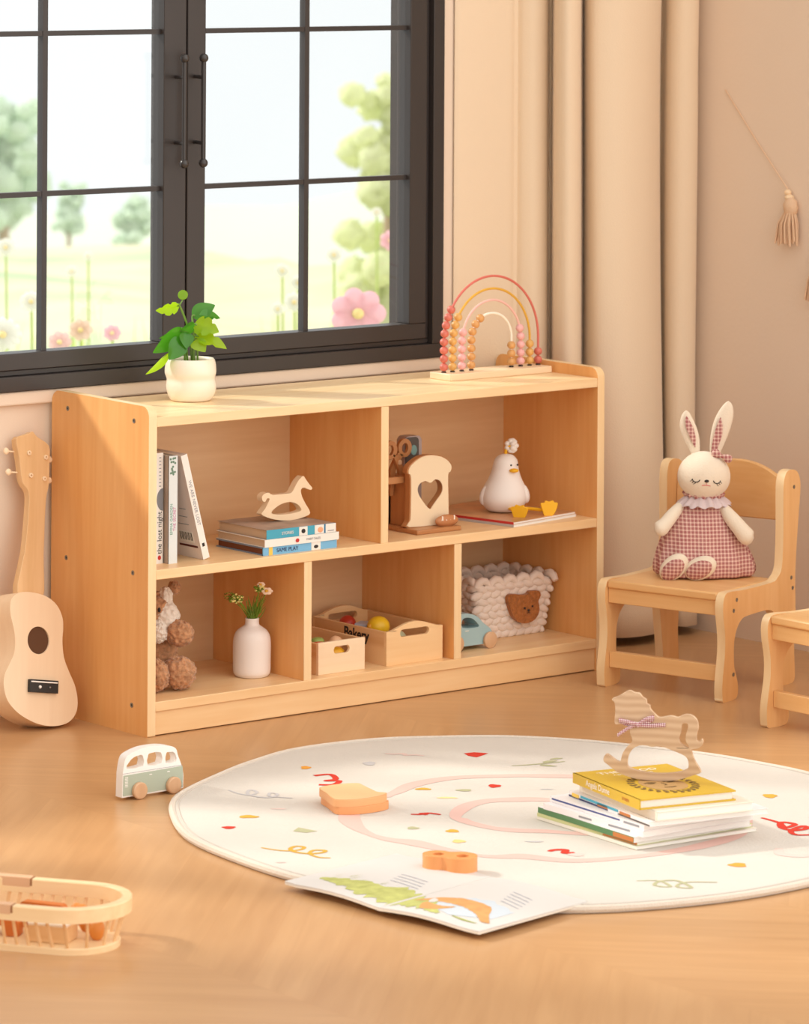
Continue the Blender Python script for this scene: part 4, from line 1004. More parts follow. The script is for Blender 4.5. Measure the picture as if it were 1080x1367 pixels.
# bound edge
b = MB(); b.tube([(rc[0]+(p[0]-rc[0])*.999, rc[1]+(p[1]-rc[1])*.999, .0062) for p in rb], .0056, seamm, 8, True)
b.tube([(rc[0]+(p[0]-rc[0])*.982, rc[1]+(p[1]-rc[1])*.982, .0099) for p in rb], .0012, plain('rug_seam', L(206,196,186), .95), 6, True)
b.build('bound_edge', rug)

# ------------------------------------------------------------------ book stack on rug
RZ = .0104
e1 = math.atan2(-.018, .225)
N0 = (.061, -1.143)
st_group = 'stack of books on the rug'
def stackbook(label, dx, dy, w, d, h, z, cov, ang=0, hard=False, spc=None, dec=None, pg=None, name='book'):
    book(name, label, w, d, h, cov, pg or pages, (N0[0]+dx, N0[1]+dy, z), e1+ang, 'x-', hard, st_group, dec, spc, .0015)
grn = plain('green_cover', L(86,130,84), .5); olv = plain('lime_cover', L(206,208,150), .5); crm = plain('cream_cover', L(238,232,218), .6)
orn = plain('rust_print', L(196,120,60), .6); blu = plain('blue_print', L(70,84,140), .6); whc = plain('bright_white_cover', L(244,238,238), .5)
z = RZ
stackbook('cream covered book at the very bottom of the rug stack', 0, 0, .228, .245, .0050, z, crm, 0); z += .0052
stackbook('thin lime edged book second from the bottom of the rug stack', .004, .003, .222, .240, .0050, z, olv, .02, dec=lambda b: b.box(-.0008, 0, .0, .08, .0008, .0042, orn)); z += .0052
stackbook('white book with a green spine low in the rug stack', -.004, .002, .218, .242, .0085, z, whc, -.02, spc=grn, dec=lambda b: b.box(-.0010, 0, .0, .05, .001, .0075, orn)); z += .0087
stackbook('white paperback with grey spine print in the middle of the rug stack', .004, -.010, .214, .236, .0092, z, whc, .03, dec=lambda b: (b.box(-.0008, 0, .03, .08, .003, .006, gryp), b.box(-.0008, 0, .12, .15, .003, .006, gryp))); z += .0094
stackbook('white paperback with a blue striped spine in the rug stack', .006, -.010, .208, .238, .0085, z, whc, -.02, dec=lambda b: (b.box(-.0008, 0, .06, .232, .004, .0065, blu), b.box(-.0008, 0, .012, .05, .003, .0062, gryp))); z += .0087
stackbook('picture book with teal and rust spine under the thick white book', .004, -.024, .205, .236, .0080, z, whc, -.12, dec=lambda b: (b.box(-.0010, 0, .120, .150, .002, .0072, orn), b.box(-.0010, 0, .090, .200, .004, .0078, tealp), b.box(-.0012, 0, .205, .225, .002, .0072, yep), b.box(-.0010, 0, .0, .090, .0008, .003, dg), b.box(-.0012, 0, .055, .085, .003, .007, orn), b.box(-.0009, 0, .12, .235, .0005, .003, navy))); z += .0082
stackbook('thick white hardcover directly under the yellow book', .012, -.030, .166, .228, .0140, z, plain('ivory_cover', L(240,230,214), .5), -.13, True); z += .0142
ycov = plain('yellow_cover', L(212,174,50), .4); brn = plain('sepia_print', L(120,92,50), .7); tan_ = plain('tan_print', L(190,150,96), .7)
def yd(b):
    H = .0152
    b.mesh(text_mesh('Angela Dunne', .013, .0001), wt, T(-.0007, .128, .0082) @ R(-PI/2, 'Z') @ R(PI/2, 'X'))
    b.mesh(text_mesh('STORIES', .006, .0001), orn, T(-.0006, .042, .0072) @ R(-PI/2, 'Z') @ R(PI/2, 'X'))
    b._flat(ell(.085, .082, .034, .046, 40), H+.0003, tan_)
    for k in range(26):
        a = 2*PI*k/26; b.stroke([(.085+.040*math.cos(a), .082+.050*math.sin(a)), (.085+.047*math.cos(a+.14), .082+.058*math.sin(a+.14)), (.085+.050*math.cos(a+.05), .082+.064*math.sin(a+.05))], .0036, H+.0005, brn)
    for sx in (-1, 1):
        b.stroke([(.085+sx*.006, .092), (.085+sx*.016, .097), (.085+sx*.026, .092)], .003, H+.0006, brn); b._flat(ell(.085+sx*.016, .089, .006, .003, 14), H+.0007, brn)
    b.stroke([(.085, .09), (.087, .076), (.082, .072)], .002, H+.0006, brn); b.stroke([(.075, .060), (.085, .057), (.095, .060)], .003, H+.0006, brn)
    b.mesh(text_mesh('THE GOOD', .019, .0001), wt, T(.080, .183, H+.0002)); b.mesh(text_mesh('A BOOK OF TALES', .008, .0001), wt, T(.080, .166, H+.0002))
yb_rot = math.atan2(-.038, .157)
YB = (.060, -1.150, z)
book('book', 'yellow hardcover with a sepia portrait, topmost of the rug stack', .162, .208, .0152, ycov, pages, YB, yb_rot, 'x-', True, st_group, yd, None, .004)
ZY = z+.0156

# rocking horse decor
BH = [(-0.0981,0.1633),(-0.0878,0.168),(-0.0792,0.1735),(-0.0715,0.1772),(-0.0637,0.1741),(-0.0568,0.1735),(-0.0517,0.1677),(-0.0465,0.1645),(-0.0456,0.1586),(-0.0413,0.1562),(-0.0399,0.1503),(-0.0343,0.1445),(-0.0274,0.1388),(-0.0171,0.1401),(-0.0086,0.1418),(0.0017,0.14),(0.0103,0.1441),(0.0205,0.1442),(0.0291,0.1377),(0.0318,0.1259),(0.0293,0.1155),(0.0293,0.1062),(0.0353,0.1056),(0.0361,0.109),(0.0387,0.1074),(0.0379,0.1006),(0.0311,0.0952),(0.0225,0.0939),(0.0217,0.0913),(0.026,0.0779),(0.0355,0.0621),(0.0347,0.0586),(0.0245,0.0548),(0.0005,0.0469),(-0.0235,0.0442),(-0.0458,0.0449),(-0.0682,0.0474),(-0.0889,0.055),(-0.1027,0.0647),(-0.1097,0.0704),(-0.1093,0.0773),(-0.1045,0.0809),(-0.0959,0.0753),(-0.0881,0.0705),(-0.0847,0.0715),(-0.0813,0.0836),(-0.0753,0.0924),(-0.0668,0.1022),(-0.0703,0.1131),(-0.0712,0.1216),(-0.0773,0.1317),(-0.0858,0.127),(-0.0936,0.1276),(-0.0928,0.1447),(-0.0938,0.1584)]
BH1 = [(-0.0598,0.0948),(-0.0478,0.097),(-0.0375,0.0948),(-0.0238,0.0963),(-0.01,0.0917),(0.0072,0.0856),(0.0158,0.0792),(0.0175,0.0673),(0.0141,0.0629),(0.0005,0.058),(-0.0235,0.0553),(-0.051,0.0567),(-0.0665,0.0603),(-0.0738,0.0651),(-0.0735,0.0771),(-0.0684,0.0876)]
BH2 = [(0.0078,0.1309),(0.0155,0.1312),(0.0164,0.1252),(0.0138,0.1166),(0.013,0.1063),(0.0174,0.098),(0.0174,0.0946),(0.0071,0.1001),(0.0028,0.1076),(0.0061,0.1197)]
# centre of rocker contact at local x=0 ; slight tip removed so that it rests on its curve
kx = .0330; mv = lambda pts: [(p[0]+kx, p[1]-.0440) for p in pts]
rh = thing('rocking_horse', 'grooved wooden rocking horse ornament standing on the yellow book', 'ornament', (.168, -1.066, ZY), math.atan2(-.76, .65))
def groove(m_):
    m, N, K, B = newmat('grooved_wood'); B.inputs['Roughness'].default_value = .55
    tc = N.new('ShaderNodeTexCoord'); w = N.new('ShaderNodeTexWave'); w.bands_direction = 'Z'; w.inputs['Scale'].default_value = 28; w.inputs['Distortion'].default_value = 2.5; w.inputs['Detail'].default_value = 3; w.inputs['Detail Scale'].default_value = .6
    K.new(tc.outputs['Object'], w.inputs['Vector'])
    c = N.new('ShaderNodeMix'); c.data_type = 'RGBA'; c.inputs[6].default_value = L(200,166,134); c.inputs[7].default_value = L(216,186,154)
    K.new(w.outputs['Fac'], c.inputs[0]); K.new(c.outputs[2], B.inputs['Base Color']); return m
b = MB(); b.prism(smooth(mv(BH), 3), [smooth(mv(BH1), 3), smooth(mv(BH2), 3)], -.0045, .0045, groove(0)); b.build('body', rh, bevel=.0016)
gh = plaid('gingham', L(150,30,66), L(250,236,238), 330, 330)
def ribbon(pts, w, nm, parent):
    pts = s_(pts, 5, False); vs = []; fs = []
    for p in pts: vs += [(p[0], p[1], p[2]-w/2), (p[0], p[1], p[2]+w/2)]
    for i in range(len(pts)-1): fs.append((2*i, 2*i+2, 2*i+3, 2*i+1))
    b = MB(); b.add(vs, fs, gh); o = b.build(nm, parent, smooth_angle=80); m_ = o.modifiers.new('s', 'SOLIDIFY'); m_.thickness = .0005; return o
rx = lambda x_: x_+kx; rz = lambda z_: z_-.0440
rb_ = thing('ribbon_bow', 'red gingham ribbon bow tied round the neck of the rocking horse', 'ribbon', (.168, -1.066, ZY), math.atan2(-.76, .65))
kn = (rx(-.058), rz(.1275))
ribbon([(kn[0], -.006, kn[1]), (kn[0]-.010, -.010, kn[1]+.003), (kn[0]-.026, -.009, kn[1]+.006), (kn[0]-.027, -.0065, kn[1]+.004), (kn[0]-.012, -.006, kn[1]-.001), (kn[0], -.0062, kn[1])], .0062, 'bow_loop', rb_)
ribbon([(kn[0], -.006, kn[1]), (kn[0]+.010, -.010, kn[1]+.008), (kn[0]+.022, -.009, kn[1]+.012), (kn[0]+.023, -.0065, kn[1]+.009), (kn[0]+.012, -.006, kn[1]+.004), (kn[0], -.0062, kn[1])], .0062, 'bow_loop', rb_)
ribbon([(kn[0], -.0075, kn[1]), (kn[0]+.014, -.0070, kn[1]-.001), (kn[0]+.028, -.0066, kn[1]-.000), (kn[0]+.041, -.0064, kn[1]+.001)], .0062, 'ribbon_tail', rb_)
ribbon([(kn[0], -.0070, kn[1]), (kn[0]-.010, -.0080, kn[1]-.003), (kn[0]-.020, -.0085, kn[1]-.009), (kn[0]-.031, -.0085, kn[1]-.017)], .0055, 'ribbon_tail', rb_)
b = MB(); b.ball((kn[0], -.0085, kn[1]), (.0035, .0025, .0042), gh, 12, 8); b.build('knot', rb_)
b = MB(); b.tube([(kn[0]-.012, .0, kn[1]+.001), (kn[0]-.010, -.0055, kn[1]), (kn[0], -.0062, kn[1]), (kn[0]+.016, -.0055, kn[1]+.004), (kn[0]+.020, 0, kn[1]+.007), (kn[0]+.016, .0055, kn[1]+.004), (kn[0], .0062, kn[1]), (kn[0]-.010, .0055, kn[1])], .0012, gh, 6, True); b.build('neck_band', rb_)

# ------------------------------------------------------------------ wooden toast + 8 on the rug
TO = [(-0.107,-0.604),(-0.07,-0.601),(-0.040,-0.614),(-0.042,-0.63),(-0.049,-0.657),(-0.055,-0.684),(-0.048,-0.695),(-0.059,-0.706),(-0.086,-0.710),(-0.117,-0.705),(-0.136,-0.693),(-0.140,-0.681),(-.124,-.642)]
tcx, tcy = -.088, -.655
tso = smooth([(p[0]-tcx, p[1]-tcy) for p in TO], 3)
for k, (lab, col, dx) in enumerate((('lower of the two wooden bread slices lying on the rug', (232,166,112), .002), ('upper of the two wooden bread slices lying on the rug', (240,196,144), 0))):
    m_ = plain('toast_edge_%d' % k, L(236,164,108) if k == 0 else L(238,176,122), .5); m2_ = plain('toast_face_%d' % k, L(244,204,152), .55)
    b = MB(); Mx = R(PI/2, 'X'); b.prism([(p[0], p[1]) for p in tso], [], 0, .0112, m_, R(-PI/2, 'X') @ Matrix.Identity(4))
    o = b.build('toast_slice', loc=(tcx+dx, tcy-dx, RZ+.0114*k+.0112), bevel=.001)
    o.rotation_euler = (0, 0, 0)
    q = MB(); q._flat([(p[0]*.965, p[1]*.965) for p in tso], .00015, m2_); qf = q.build('crumb_face', o)
    tag(o, lab, 'wooden toy', 'wooden bread slices on the rug')
def fig8():
    c1 = (-.252, -1.065); c2 = (-.2335, -1.094); 
    o8 = []
    # union of two discs traced as one outline (local coords, centre between)
    cx, cy = (c1[0]+c2[0])/2, (c1[1]+c2[1])/2
    d = Vector((c2[0]-c1[0], c2[1]-c1[1])); dl = d.length; d.normalize(); nn = Vector((-d.y, d.x)); r1, r2_ = .0215, .0245
    for i in range(25):
        a = PI/2*.62+(2*PI-PI*.62)*i/24; o8.append(-d*dl/2+ (d*math.cos(a)+nn*math.sin(a))*r1)
    for i in range(25):
        a = -PI+PI*.31+(2*PI-PI*.62)*i/24; o8.append(d*dl/2+(d*math.cos(a)+nn*math.sin(a))*r2_)
    out = [(p.x, p.y) for p in o8]
    h1 = [((-d*dl*.45+d*.008*math.cos(a)+nn*.009*math.sin(a)).x, (-d*dl*.45+d*.008*math.cos(a)+nn*.009*math.sin(a)).y) for a in [2*PI*i/20 for i in range(20)]]
    h2 = [((d*dl*.60+d*.009*math.cos(a)+nn*.010*math.sin(a)).x, (d*dl*.60+d*.009*math.cos(a)+nn*.010*math.sin(a)).y) for a in [2*PI*i/20 for i in range(20)]]
    b = MB(); b.prism(out, [h1, h2], 0, .0215, plain('orange_wood', L(232,156,94), .35, var=.06, vscale=20), R(-PI/2, 'X'))
    o = b.build('wooden_number', loc=(cx, cy, RZ+.0030+.0215), bevel=.0015)
    tag(o, 'orange wooden figure eight lying on the open picture book', 'wooden toy')
fig8()

# ------------------------------------------------------------------ open picture book
pb = thing('picture_book', 'open picture book with a fox drawing lying over the rug edge', 'book', (-.455, -1.17, .0))
A_, B_, C_, D_ = (-.471+.455, -.993+1.17), (-.439+.455, -1.379+1.17), (-.207+.455, -1.337+1.17), (-.236+.455, -.952+1.17)
S1 = (-.463+.455, -1.198+1.17+.002); S2 = (-.222+.455, -1.148+1.17)
def lerp2(a, b_, t_): return (a[0]+(b_[0]-a[0])*t_, a[1]+(b_[1]-a[1])*t_)
pg = plain('picture_page', L(216,212,208), .5); cov = plain('book_cover_cream', L(236,228,214), .5)
def pz(u, v): # u 0..1 along near edge, v 0..1 inward
    base = RZ+.0022
    uu = abs(u-.49)/.49
    return base + .0038*math.sin(PI*min(1, uu*1.15))**1.0*(uu < .9) + .0012*(1-v)
def page_pt(u, v):
    if u <= .5: a_, b_ = lerp2(A_, S1, u*2), lerp2(D_, S2, u*2)
    else: a_, b_ = lerp2(S1, B_, u*2-1), lerp2(S2, C_, u*2-1)
    return lerp2(a_, b_, v)
def page(u0, u1, off, mat, nm, deco=None, par=pb):
    b = MB(); nu, nv = 16, 8; vs = []; fs = []
    for lay in (off, off-.0022):
        for i in range(nu+1):
            for j in range(nv+1):
                u = u0+(u1-u0)*i/nu; v = j/nv; p = page_pt(u, v); vs.append((p[0], p[1], pz(u, v)+lay))
    n_ = (nu+1)*(nv+1)
    for i in range(nu):
        for j in range(nv):
            a = i*(nv+1)+j; q_ = (a, a+nv+1, a+nv+2, a+1); fs.append(q_); fs.append(tuple(x_+n_ for x_ in q_[::-1]))
    bd = [i*(nv+1) for i in range(nu+1)]+[nu*(nv+1)+j for j in range(1, nv+1)]+[i*(nv+1)+nv for i in range(nu-1, -1, -1)]+[j for j in range(nv-1, 0, -1)]
    for k in range(len(bd)): a, c = bd[k], bd[(k+1) % len(bd)]; fs.append((a, a+n_, c+n_, c))
    b.add(vs, fs, mat)
    if deco: deco(b)
    o = b.build(nm, par, smooth_angle=40); return o
grs = plain('painted_grass', L(186,188,110), .7, var=.15, vscale=60); grs2 = plain('painted_grass_dark', L(166,170,86), .7); fox = plain('painted_fox', L(214,156,96), .7, var=.12, vscale=60); sky = plain('painted_sky', L(200,208,216), .7); txt = plain('faint_print', L(168,170,182), .8)
def dec3(b, pts, mat, lift):
    """polygon given in page (u,v)"""
    tri = tessellate_polygon([[Vector((p[0], p[1], 0)) for p in pts]])
    vs = []
    for u, v in pts: p = page_pt(u, v); vs.append((p[0], p[1], pz(u, v)+.0004+lift))
    def ccw(t):
        a, c, d = (vs[i] for i in t); return (c[0]-a[0])*(d[1]-a[1])-(c[1]-a[1])*(d[0]-a[0]) > 0
    b.add(vs, [tuple(t) if ccw(t) else tuple(t[::-1]) for t in tri], mat)
def strip(b, ctr, ws, mat, lift, jag=0):
    """band following page curvature: ctr list (u,v), ws half width in v"""
    c = s_([(a[0], a[1], w_) for a, w_ in zip(ctr, ws)], 6, False)
    vs = []; fs = []
    for i, (u, v, w_) in enumerate(c):
        for k in (-1, 1):
            vv = v+k*w_*(1+jag*random.uniform(-1, 1)); p = page_pt(u, vv); vs.append((p[0], p[1], pz(u, vv)+.0004+lift))
    for i in range(len(c)-1): fs.append((2*i, 2*i+2, 2*i+3, 2*i+1))
    b.add(vs, fs, mat)
def artL(b):
    strip(b, [(.06, .22), (.16, .22), (.28, .22), (.40, .24), (.49, .22)], [.02, .07, .11, .15, .15], grs, .0001, .35)
    for k in range(26):
        u = random.uniform(.08, .48); v = random.uniform(.12, .40); strip(b, [(u, v), (u+.01, v+.06)], [.008, .002], grs2, .0003)
    for k in range(4): strip(b, [(.26+k*.01, .60-k*.05), (.40+k*.012, .60-k*.05)], [.003, .003], txt, .0002)
def artR(b):
    strip(b, [(.62, .35), (.75, .33), (.92, .36)], [.05, .20, .10], sky, .0, .1)
    strip(b, [(.51, .22), (.58, .22), (.66, .16), (.74, .10)], [.14, .12, .06, .02], grs, .0001, .35)
    strip(b, [(.53, .26), (.59, .34), (.67, .38), (.75, .38), (.83, .34), (.88, .26), (.92, .20), (.955, .17)], [.01, .05, .07, .075, .08, .05, .035, .006], fox, .0003, .08)
    strip(b, [(.59, .24), (.635, .18), (.69, .19), (.73, .26)], [.02, .06, .05, .02], fox, .0003, .1)
    strip(b, [(.575, .34), (.60, .30), (.62, .29)], [.02, .04, .02], pg, .0004)
    b_ = b
    for k in range(5): strip(b, [(.74+k*.012, .78-k*.05), (.86+k*.01, .74-k*.05)], [.003, .003], txt, .0002)
    strip(b, [(.80, .12), (.86, .11), (.92, .12)], [.006, .012, .005], grs2, .0002)
page(.0, .4985, .0, pg, 'left_page', artL); page(.5015, 1.0, .0, pg, 'right_page', artR)
page(.0, 1.0, -.0024, cov, 'cover')

# ------------------------------------------------------------------ slatted basket with wooden toys
ba = math.atan2(-.83, .555)
bk = thing('slatted_basket', 'oval pale wooden basket with thin slats cut off by the left edge', 'basket', (-.912, -1.003, 0), ba)
def stad(hl, hw_, n=14):
    out = []
    for i in range(n+1): a = -PI/2+PI*i/n; out.append((hl-hw_+hw_*math.cos(a), hw_*math.sin(a)))
    for i in range(n+1): a = PI/2+PI*i/n; out.append((-(hl-hw_)+hw_*math.cos(a), hw_*math.sin(a)))
    return out
pw_ = W('x', 'ply')
def slab(b, outer, inner, z0, z1, mat):
    b.prism([(p[0], -p[1]) for p in outer], [[(p[0], -p[1]) for p in inner]] if inner else [], -z1, -z0, mat, R(-PI/2, 'X'))
HLb, HWb, HLr, HWr = .129, .062, .144, .081
b = MB(); slab(b, stad(HLb, HWb), None, 0, .009, pw_); b.build('base', bk, bevel=.002)
b = MB(); slab(b, stad(HLr, HWr), stad(HLr-.014, HWr-.014), .046, .0655, pw_); b.build('rim', bk, bevel=.0035, seg=3)
hnd = plain('handle_wood', L(222,178,140), .5); pegm = plain('peg_brown', L(150,100,60), .6)
for sy in (-1, 1):
    y = sy*(HWr-.007); b = MB(); cx_ = -.022 if sy < 0 else -.055
    b.box(cx_-.031, cx_+.031, y-.0072, y+.0072, .0535, .0670, hnd)
    for sx in (-1, 1): b.box(cx_+sx*.032-.0018, cx_+sx*.032+.0018, y-.0074, y+.0074, .0555, .0660, pegm)
    b.build('handle_bar', bk, bevel=.001)
def station(hl, hw_):
    st_ = hl-hw_; out = []
    for k in range(8): out.append((-st_+2*st_*(k+.5)/8, -hw_))
    for k in range(7): a = -PI/2+PI*(k+.5)/7; out.append((st_+hw_*math.cos(a), hw_*math.sin(a)))
    for k in range(8): out.append((st_-2*st_*(k+.5)/8, hw_))
    for k in range(7): a = PI/2+PI*(k+.5)/7; out.append((-st_+hw_*math.cos(a), hw_*math.sin(a)))
    return out
for p, q_ in zip(station(HLb-.006, HWb-.006), station(HLr-.008, HWr-.008)):
    MB().tube([(p[0], p[1], .006), (q_[0], q_[1], .052)], .0023, W('z', 'pine'), 8).build('slat', bk)
ca, sa = math.cos(ba), math.sin(ba)
def inb(x, y): return (-.912+x*ca-y*sa, -1.003+x*sa+y*ca)
def loose(name, label, x, y, z, rot, fn, cat='wooden toy'):
    p = inb(x, y); b = MB(); fn(b); o = b.build(name, loc=(p[0], p[1], z), bevel=.0012); o.rotation_euler = rot; tag(o, label, cat); return o
og = plain('orange_stain', L(206,112,44), .45, var=.1, vscale=30); og2 = plain('amber_stain', L(222,140,60), .45); tnw = W('x', 'pine')
zb_ = .0092
loose('wooden_cake', 'tan wooden block with a white top inside the slatted basket', .046, -.022, zb_, (0, 0, ba), lambda b: (b.box(-.030, .026, -.018, .022, 0, .022, tnw), b.box(-.030, .026, -.018, .022, .022, .026, wt)))
loose('wooden_arch', 'orange arched wooden block in the basket, left of the tan block', -.036, -.026, zb_, (0, 0, ba+.1), lambda b: b.prism([(-.034, 0), (-.034, .018), (-.026, .028), (.024, .028), (.032, .018), (.032, 0), (.012, 0), (.008, .014), (-.004, .014), (-.008, 0)], [], 0, .022, og))
loose('wooden_biscuit', 'tall orange wooden slab at the back of the slatted basket', .012, .026, zb_, (0, 0, ba-.1), lambda b: b.prism(rrect(-.036, .030, 0, .035, .006), [], 0, .013, og))
loose('wooden_carrot', 'amber bumpy wooden piece at the right end of the slatted basket', .080, .012, zb_, (0, 0, ba-.6), lambda b: [b.ball((-.024+k*.012, 0, .016+.004*(k % 2)+ .003*(3-k)), (.010, .011, .0145), og2, 16, 10) for k in range(5)])
gcord = plain('grey_cord', L(104,96,92), .7)
b = MB(); pts_ = [(-.075, .0, .030), (-.060, .012, .042), (-.035, .004, .040), (-.012, .010, .036), (.005, .006, .040), (-.030, -.004, .033), (-.050, .0, .037)]
b.tube(s_([(inb(x, y)[0], inb(x, y)[1], z_) for x, y, z_ in pts_], 6, False), .0036, gcord, 8); o = b.build('grey_cord'); tag(o, 'grey cord loop lying over the orange pieces in the basket', 'cord')
loose('wooden_stick', 'white stick resting on the orange arched block in the basket', -.050, -.015, .0380, (0, .08, ba+.3), lambda b: b.box(-.034, .034, -.0028, .0028, 0, .005, wt))

# ------------------------------------------------------------------ outdoors
def at(px, py, d):
    v = fw+CAMR*((px-540)/5469.61)-CAMU*((py+110.01)/5469.61); return Cc+v*(d/v.dot(fw))
def grassmat():
    m, N, K, B = newmat('meadow_grass'); B.inputs['Roughness'].default_value = .9; B.inputs['Specular IOR Level'].default_value = .1
    tc = N.new('ShaderNodeTexCoord'); n = N.new('ShaderNodeTexNoise'); n.inputs['Scale'].default_value = .8; n.inputs['Detail'].default_value = 7
    K.new(tc.outputs['Object'], n.inputs['Vector']); cr = N.new('ShaderNodeValToRGB')
    e = cr.color_ramp.elements; e[0].position = .32; e[0].color = L(164,184,148); e[1].position = .62; e[1].color = L(204,200,172)
    K.new(n.outputs['Fac'], cr.inputs[0]); K.new(cr.outputs[0], B.inputs['Base Color']); return m
b = MB(); vs = []; fs = []; nd, nx = 44, 40
for i in range(nd+1):
    d = 8.2+(34)*(i/nd)**1.2
    for j in range(nx+1):
        px = -900+3400*j/nx
        p0 = Cc+fw*d+rt*((px-540)/5469.61*d)
        base = -.30-.0305*(d-8)
        crest = 27+2.2*math.sin(px*.006+1.2)
        h = base+.05*math.sin(px*.011+d*.6)
        if d > crest: h -= .16*(d-crest)**1.6
        vs.append((p0.x, p0.y, h))
for i in range(nd):
    for j in range(nx):
        a = i*(nx+1)+j; fs.append((a, a+1, a+nx+2, a+nx+1))
b.add(vs, fs, grassmat()); struct(b.build('meadow', smooth_angle=80), 'sunny pale meadow outside the window')
b = MB(); vs = []; fs = []
hm_ = plain('hazy_hill', L(196,206,190), .95, .0)  # distance haze is mixed into the hill colour
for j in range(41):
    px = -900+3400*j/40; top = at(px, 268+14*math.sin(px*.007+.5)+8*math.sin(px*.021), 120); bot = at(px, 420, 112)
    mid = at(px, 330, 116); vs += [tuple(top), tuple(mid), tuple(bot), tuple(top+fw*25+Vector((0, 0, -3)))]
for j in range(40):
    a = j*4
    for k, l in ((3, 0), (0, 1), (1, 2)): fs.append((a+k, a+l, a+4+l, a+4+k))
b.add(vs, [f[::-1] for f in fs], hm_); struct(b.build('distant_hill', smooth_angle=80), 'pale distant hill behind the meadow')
trm = leafmat('hazed_foliage', L(226,240,226), .5, L(232,244,230)); trm2 = leafmat('hazed_lime_foliage', L(232,238,204), .5, L(238,242,208)); bark = plain('bark', L(170,150,130), .9)  # foliage whitened, haze put into its colour
def tree(label, px, py_top, py_bot, wpx, d, mat):
    base = at(px, py_bot, d); hgt = (py_bot-py_top)/5469.61*d; r_ = wpx/2/5469.61*d
    t_ = thing('tree', label, 'tree', tuple(base), 0, 'trees beyond the meadow')
    MB().tube([(0, 0, -.6), (0, 0, hgt*.5)], r_*.12, bark, 8).build('trunk', t_)
    b = MB()
    for k in range(60):
        a = random.random()*6.28; q_ = r_*.75*random.random(); zz_ = hgt*random.uniform(.0, .85)
        rr = r_*random.uniform(.22, .38)*(1.15-zz_/hgt*.5)
        b.ball((q_*math.cos(a), q_*math.sin(a), min(zz_, hgt-rr*.8)), (rr, rr, rr*.9), mat, 18, 12, nz=.35, nf=3)
    b.build('crown', t_, smooth_angle=80)
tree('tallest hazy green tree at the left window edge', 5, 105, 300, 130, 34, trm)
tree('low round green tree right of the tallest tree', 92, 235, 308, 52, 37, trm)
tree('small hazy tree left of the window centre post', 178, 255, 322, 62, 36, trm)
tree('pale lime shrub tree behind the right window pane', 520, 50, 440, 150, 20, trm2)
# flowers outside
pw1 = leafmat('petal_white', L(250,250,248), .5, L(250,250,248)); pk1 = leafmat('petal_pink', L(250,218,230), .5, L(250,218,230)); yc = plain('flower_centre', L(236,214,150), .7); stg = leafmat('meadow_stem', L(180,196,150), .5)
def flower(label, px, py, rpx, d, mat, n=8, tilt=0.):
    c = at(px, py, d); r_ = rpx/5469.61*d; gz = -.30-.0305*(d-8)
    t_ = thing('meadow_flower', label, 'flower', (c.x, c.y, gz), CA, 'meadow flowers outside the window')
    hz_ = c.z-gz
    b = MB()
    for k in range(n):
        a = 2*PI*k/n+tilt; b.ball((r_*.55*math.cos(a), -.005, hz_+r_*.55*math.sin(a)*.85), (r_*.48, r_*.06, r_*.40 if n < 9 else r_*.26), mat, 12, 8, rot=R(-a, 'Y'))
    b.build('petals', t_, smooth_angle=80)
    MB().ball((0, -.012, hz_), (r_*.22, r_*.14, r_*.2), yc, 12, 8).build('flower_centre', t_)
    MB().tube([(0, 0, -.02), (r_*.2, 0, hz_*.5), (0, 0, hz_)], .004, stg, 6).build('flower_stem', t_)
flower('large pink cosmos low in the right window pane', 478, 418, 37, 9.8, pk1, 7)
flower('pink cosmos near the right edge of the window, lower one', 522, 321, 15, 12, pk1, 7)
flower('pink cosmos cut by the right window sash', 543, 300, 16, 12, pk1, 7)
flower('large white daisy at the left window edge', 4, 446, 25, 9.8, pw1, 12)
flower('white daisy beside the left window bar', 42, 402, 15, 11, pw1, 12)
flower('white flower high in the right pane', 446, 340, 11, 13, pw1)
flower('white flower left of the vertical bar in the right sash', 377, 361, 10, 13, pw1)
flower('white flower just behind the vertical bar, upper one', 398, 377, 11, 13, pw1)
flower('white flower just behind the vertical bar, lower one', 393, 403, 14, 12, pw1)
flower('small white flower lowest left of the vertical bar', 371, 412, 9, 12, pw1)
flower('small white flower at the top right of the meadow', 503, 283, 7, 14, pw1)
flower('pale flower at the right end of the window, middle height', 533, 364, 9, 12, pw1)
flower('pale pink flower left of the potted plant, low', 108, 440, 16, 10.5, leafmat('petal_blush', L(250,232,222), .5, L(250,232,222)), 7)
flower('pale pink flower just left of the plant pot leaves', 150, 444, 12, 10.5, pk1, 7)
flower('pale pink flower low beside the left window bar', 80, 456, 16, 10, leafmat('petal_rose', L(250,226,226), .5, L(250,226,226)), 7)
flower('small white flower in the middle of the left sash', 118, 342, 6, 14, pw1)
flower('small white flower left of the middle one in the left sash', 96, 362, 8, 14, pw1)
flower('white flower at the far left, above the daisies', 8, 330, 13, 13, pw1)
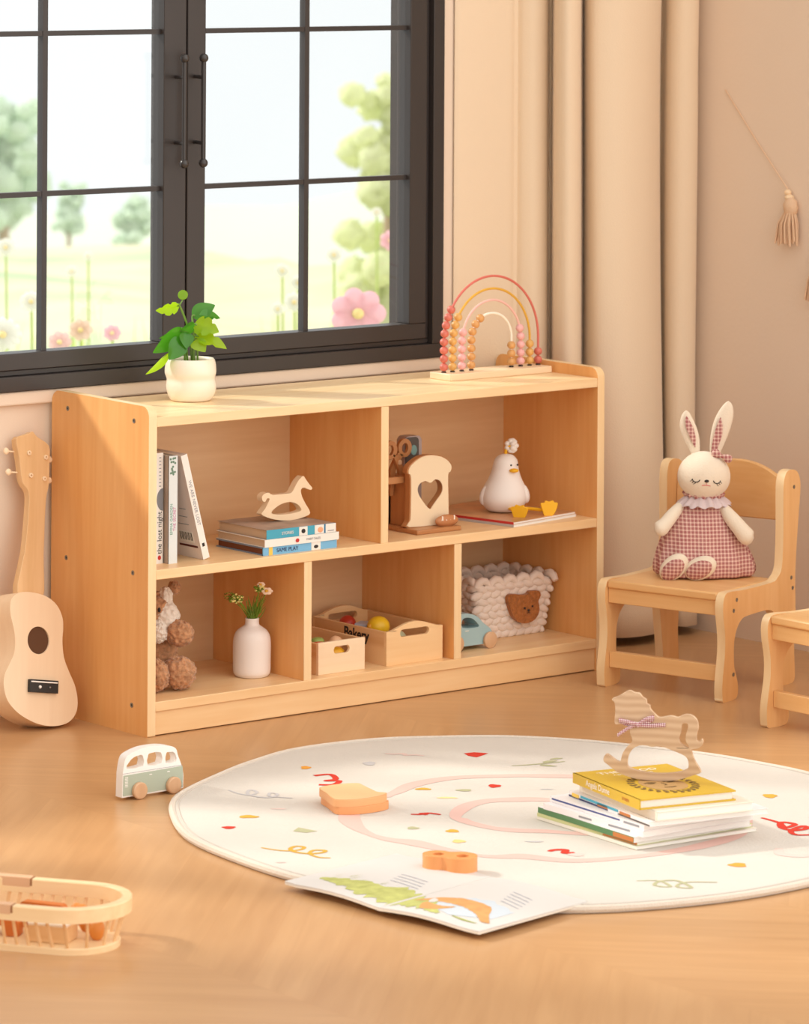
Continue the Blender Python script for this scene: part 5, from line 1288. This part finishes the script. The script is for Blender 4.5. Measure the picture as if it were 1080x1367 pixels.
# grass tufts
b = MB()
for i in range(900):
    d = random.uniform(9.6, 16); px = random.uniform(-60, 600); q0 = Cc+fw*d+rt*((px-540)/5469.61*d); gz = -.30-.0305*(d-8)
    hgt = random.uniform(.12, .42) if px > 330 or random.random() < .35 else random.uniform(.08, .2); w_ = .006; lx = random.uniform(-.08, .08)
    b.add([(q0.x-w_, q0.y, gz), (q0.x+w_, q0.y, gz), (q0.x+w_*.7+lx*.4, q0.y, gz+hgt*.6), (q0.x-w_*.7+lx*.4, q0.y, gz+hgt*.6), (q0.x+lx, q0.y, gz+hgt)], [(0, 1, 2, 3), (3, 2, 4)], stg)
o = b.build('tall_grass', smooth_angle=0); tag(o, 'pale tall grass growing in the meadow outside', 'grass', None, 'stuff')

# ------------------------------------------------------------------ light
w = bpy.data.worlds.new('world'); S.world = w; w.use_nodes = True; N = w.node_tree.nodes; K = w.node_tree.links
bg = N['Background']; tc = N.new('ShaderNodeTexCoord'); sp = N.new('ShaderNodeSeparateXYZ'); K.new(tc.outputs['Generated'], sp.inputs[0])
dt = N.new('ShaderNodeVectorMath'); dt.operation = 'DOT_PRODUCT'; dt.inputs[1].default_value = (.46, -.82, .34); K.new(tc.outputs['Generated'], dt.inputs[0])
mr = N.new('ShaderNodeMapRange'); mr.interpolation_type = 'SMOOTHSTEP'; mr.inputs[1].default_value = -.25; mr.inputs[2].default_value = .95; K.new(dt.outputs['Value'], mr.inputs[0])
mr2 = N.new('ShaderNodeMapRange'); mr2.interpolation_type = 'SMOOTHSTEP'; mr2.inputs[1].default_value = .0; mr2.inputs[2].default_value = .3; K.new(sp.outputs['Y'], mr2.inputs[0])
room = N.new('ShaderNodeMix'); room.data_type = 'RGBA'; room.inputs[6].default_value = (.58, .52, .45, 1); room.inputs[7].default_value = (1.75, 1.66, 1.55, 1)
K.new(mr.outputs[0], room.inputs[0])
wmx = N.new('ShaderNodeMix'); wmx.data_type = 'RGBA'; wmx.inputs[7].default_value = (.90, .92, .935, 1)
K.new(mr2.outputs[0], wmx.inputs[0]); K.new(room.outputs[2], wmx.inputs[6])
K.new(wmx.outputs[2], bg.inputs[0]); bg.inputs[1].default_value = 1.05
sd = bpy.data.lights.new('sun', 'SUN'); sd.energy = 4.3; sd.angle = math.radians(6.0); sd.color = (1.0, .94, .86)
so = bpy.data.objects.new('sun', sd); COL.objects.link(so)
so.rotation_euler = Vector((.72, -1, -.86)).to_track_quat('-Z', 'Y').to_euler()

S.view_settings.view_transform = 'Standard'; S.view_settings.look = 'None'; S.view_settings.gamma = 1; S.view_settings.use_curve_mapping = False
S.view_settings.exposure = .13
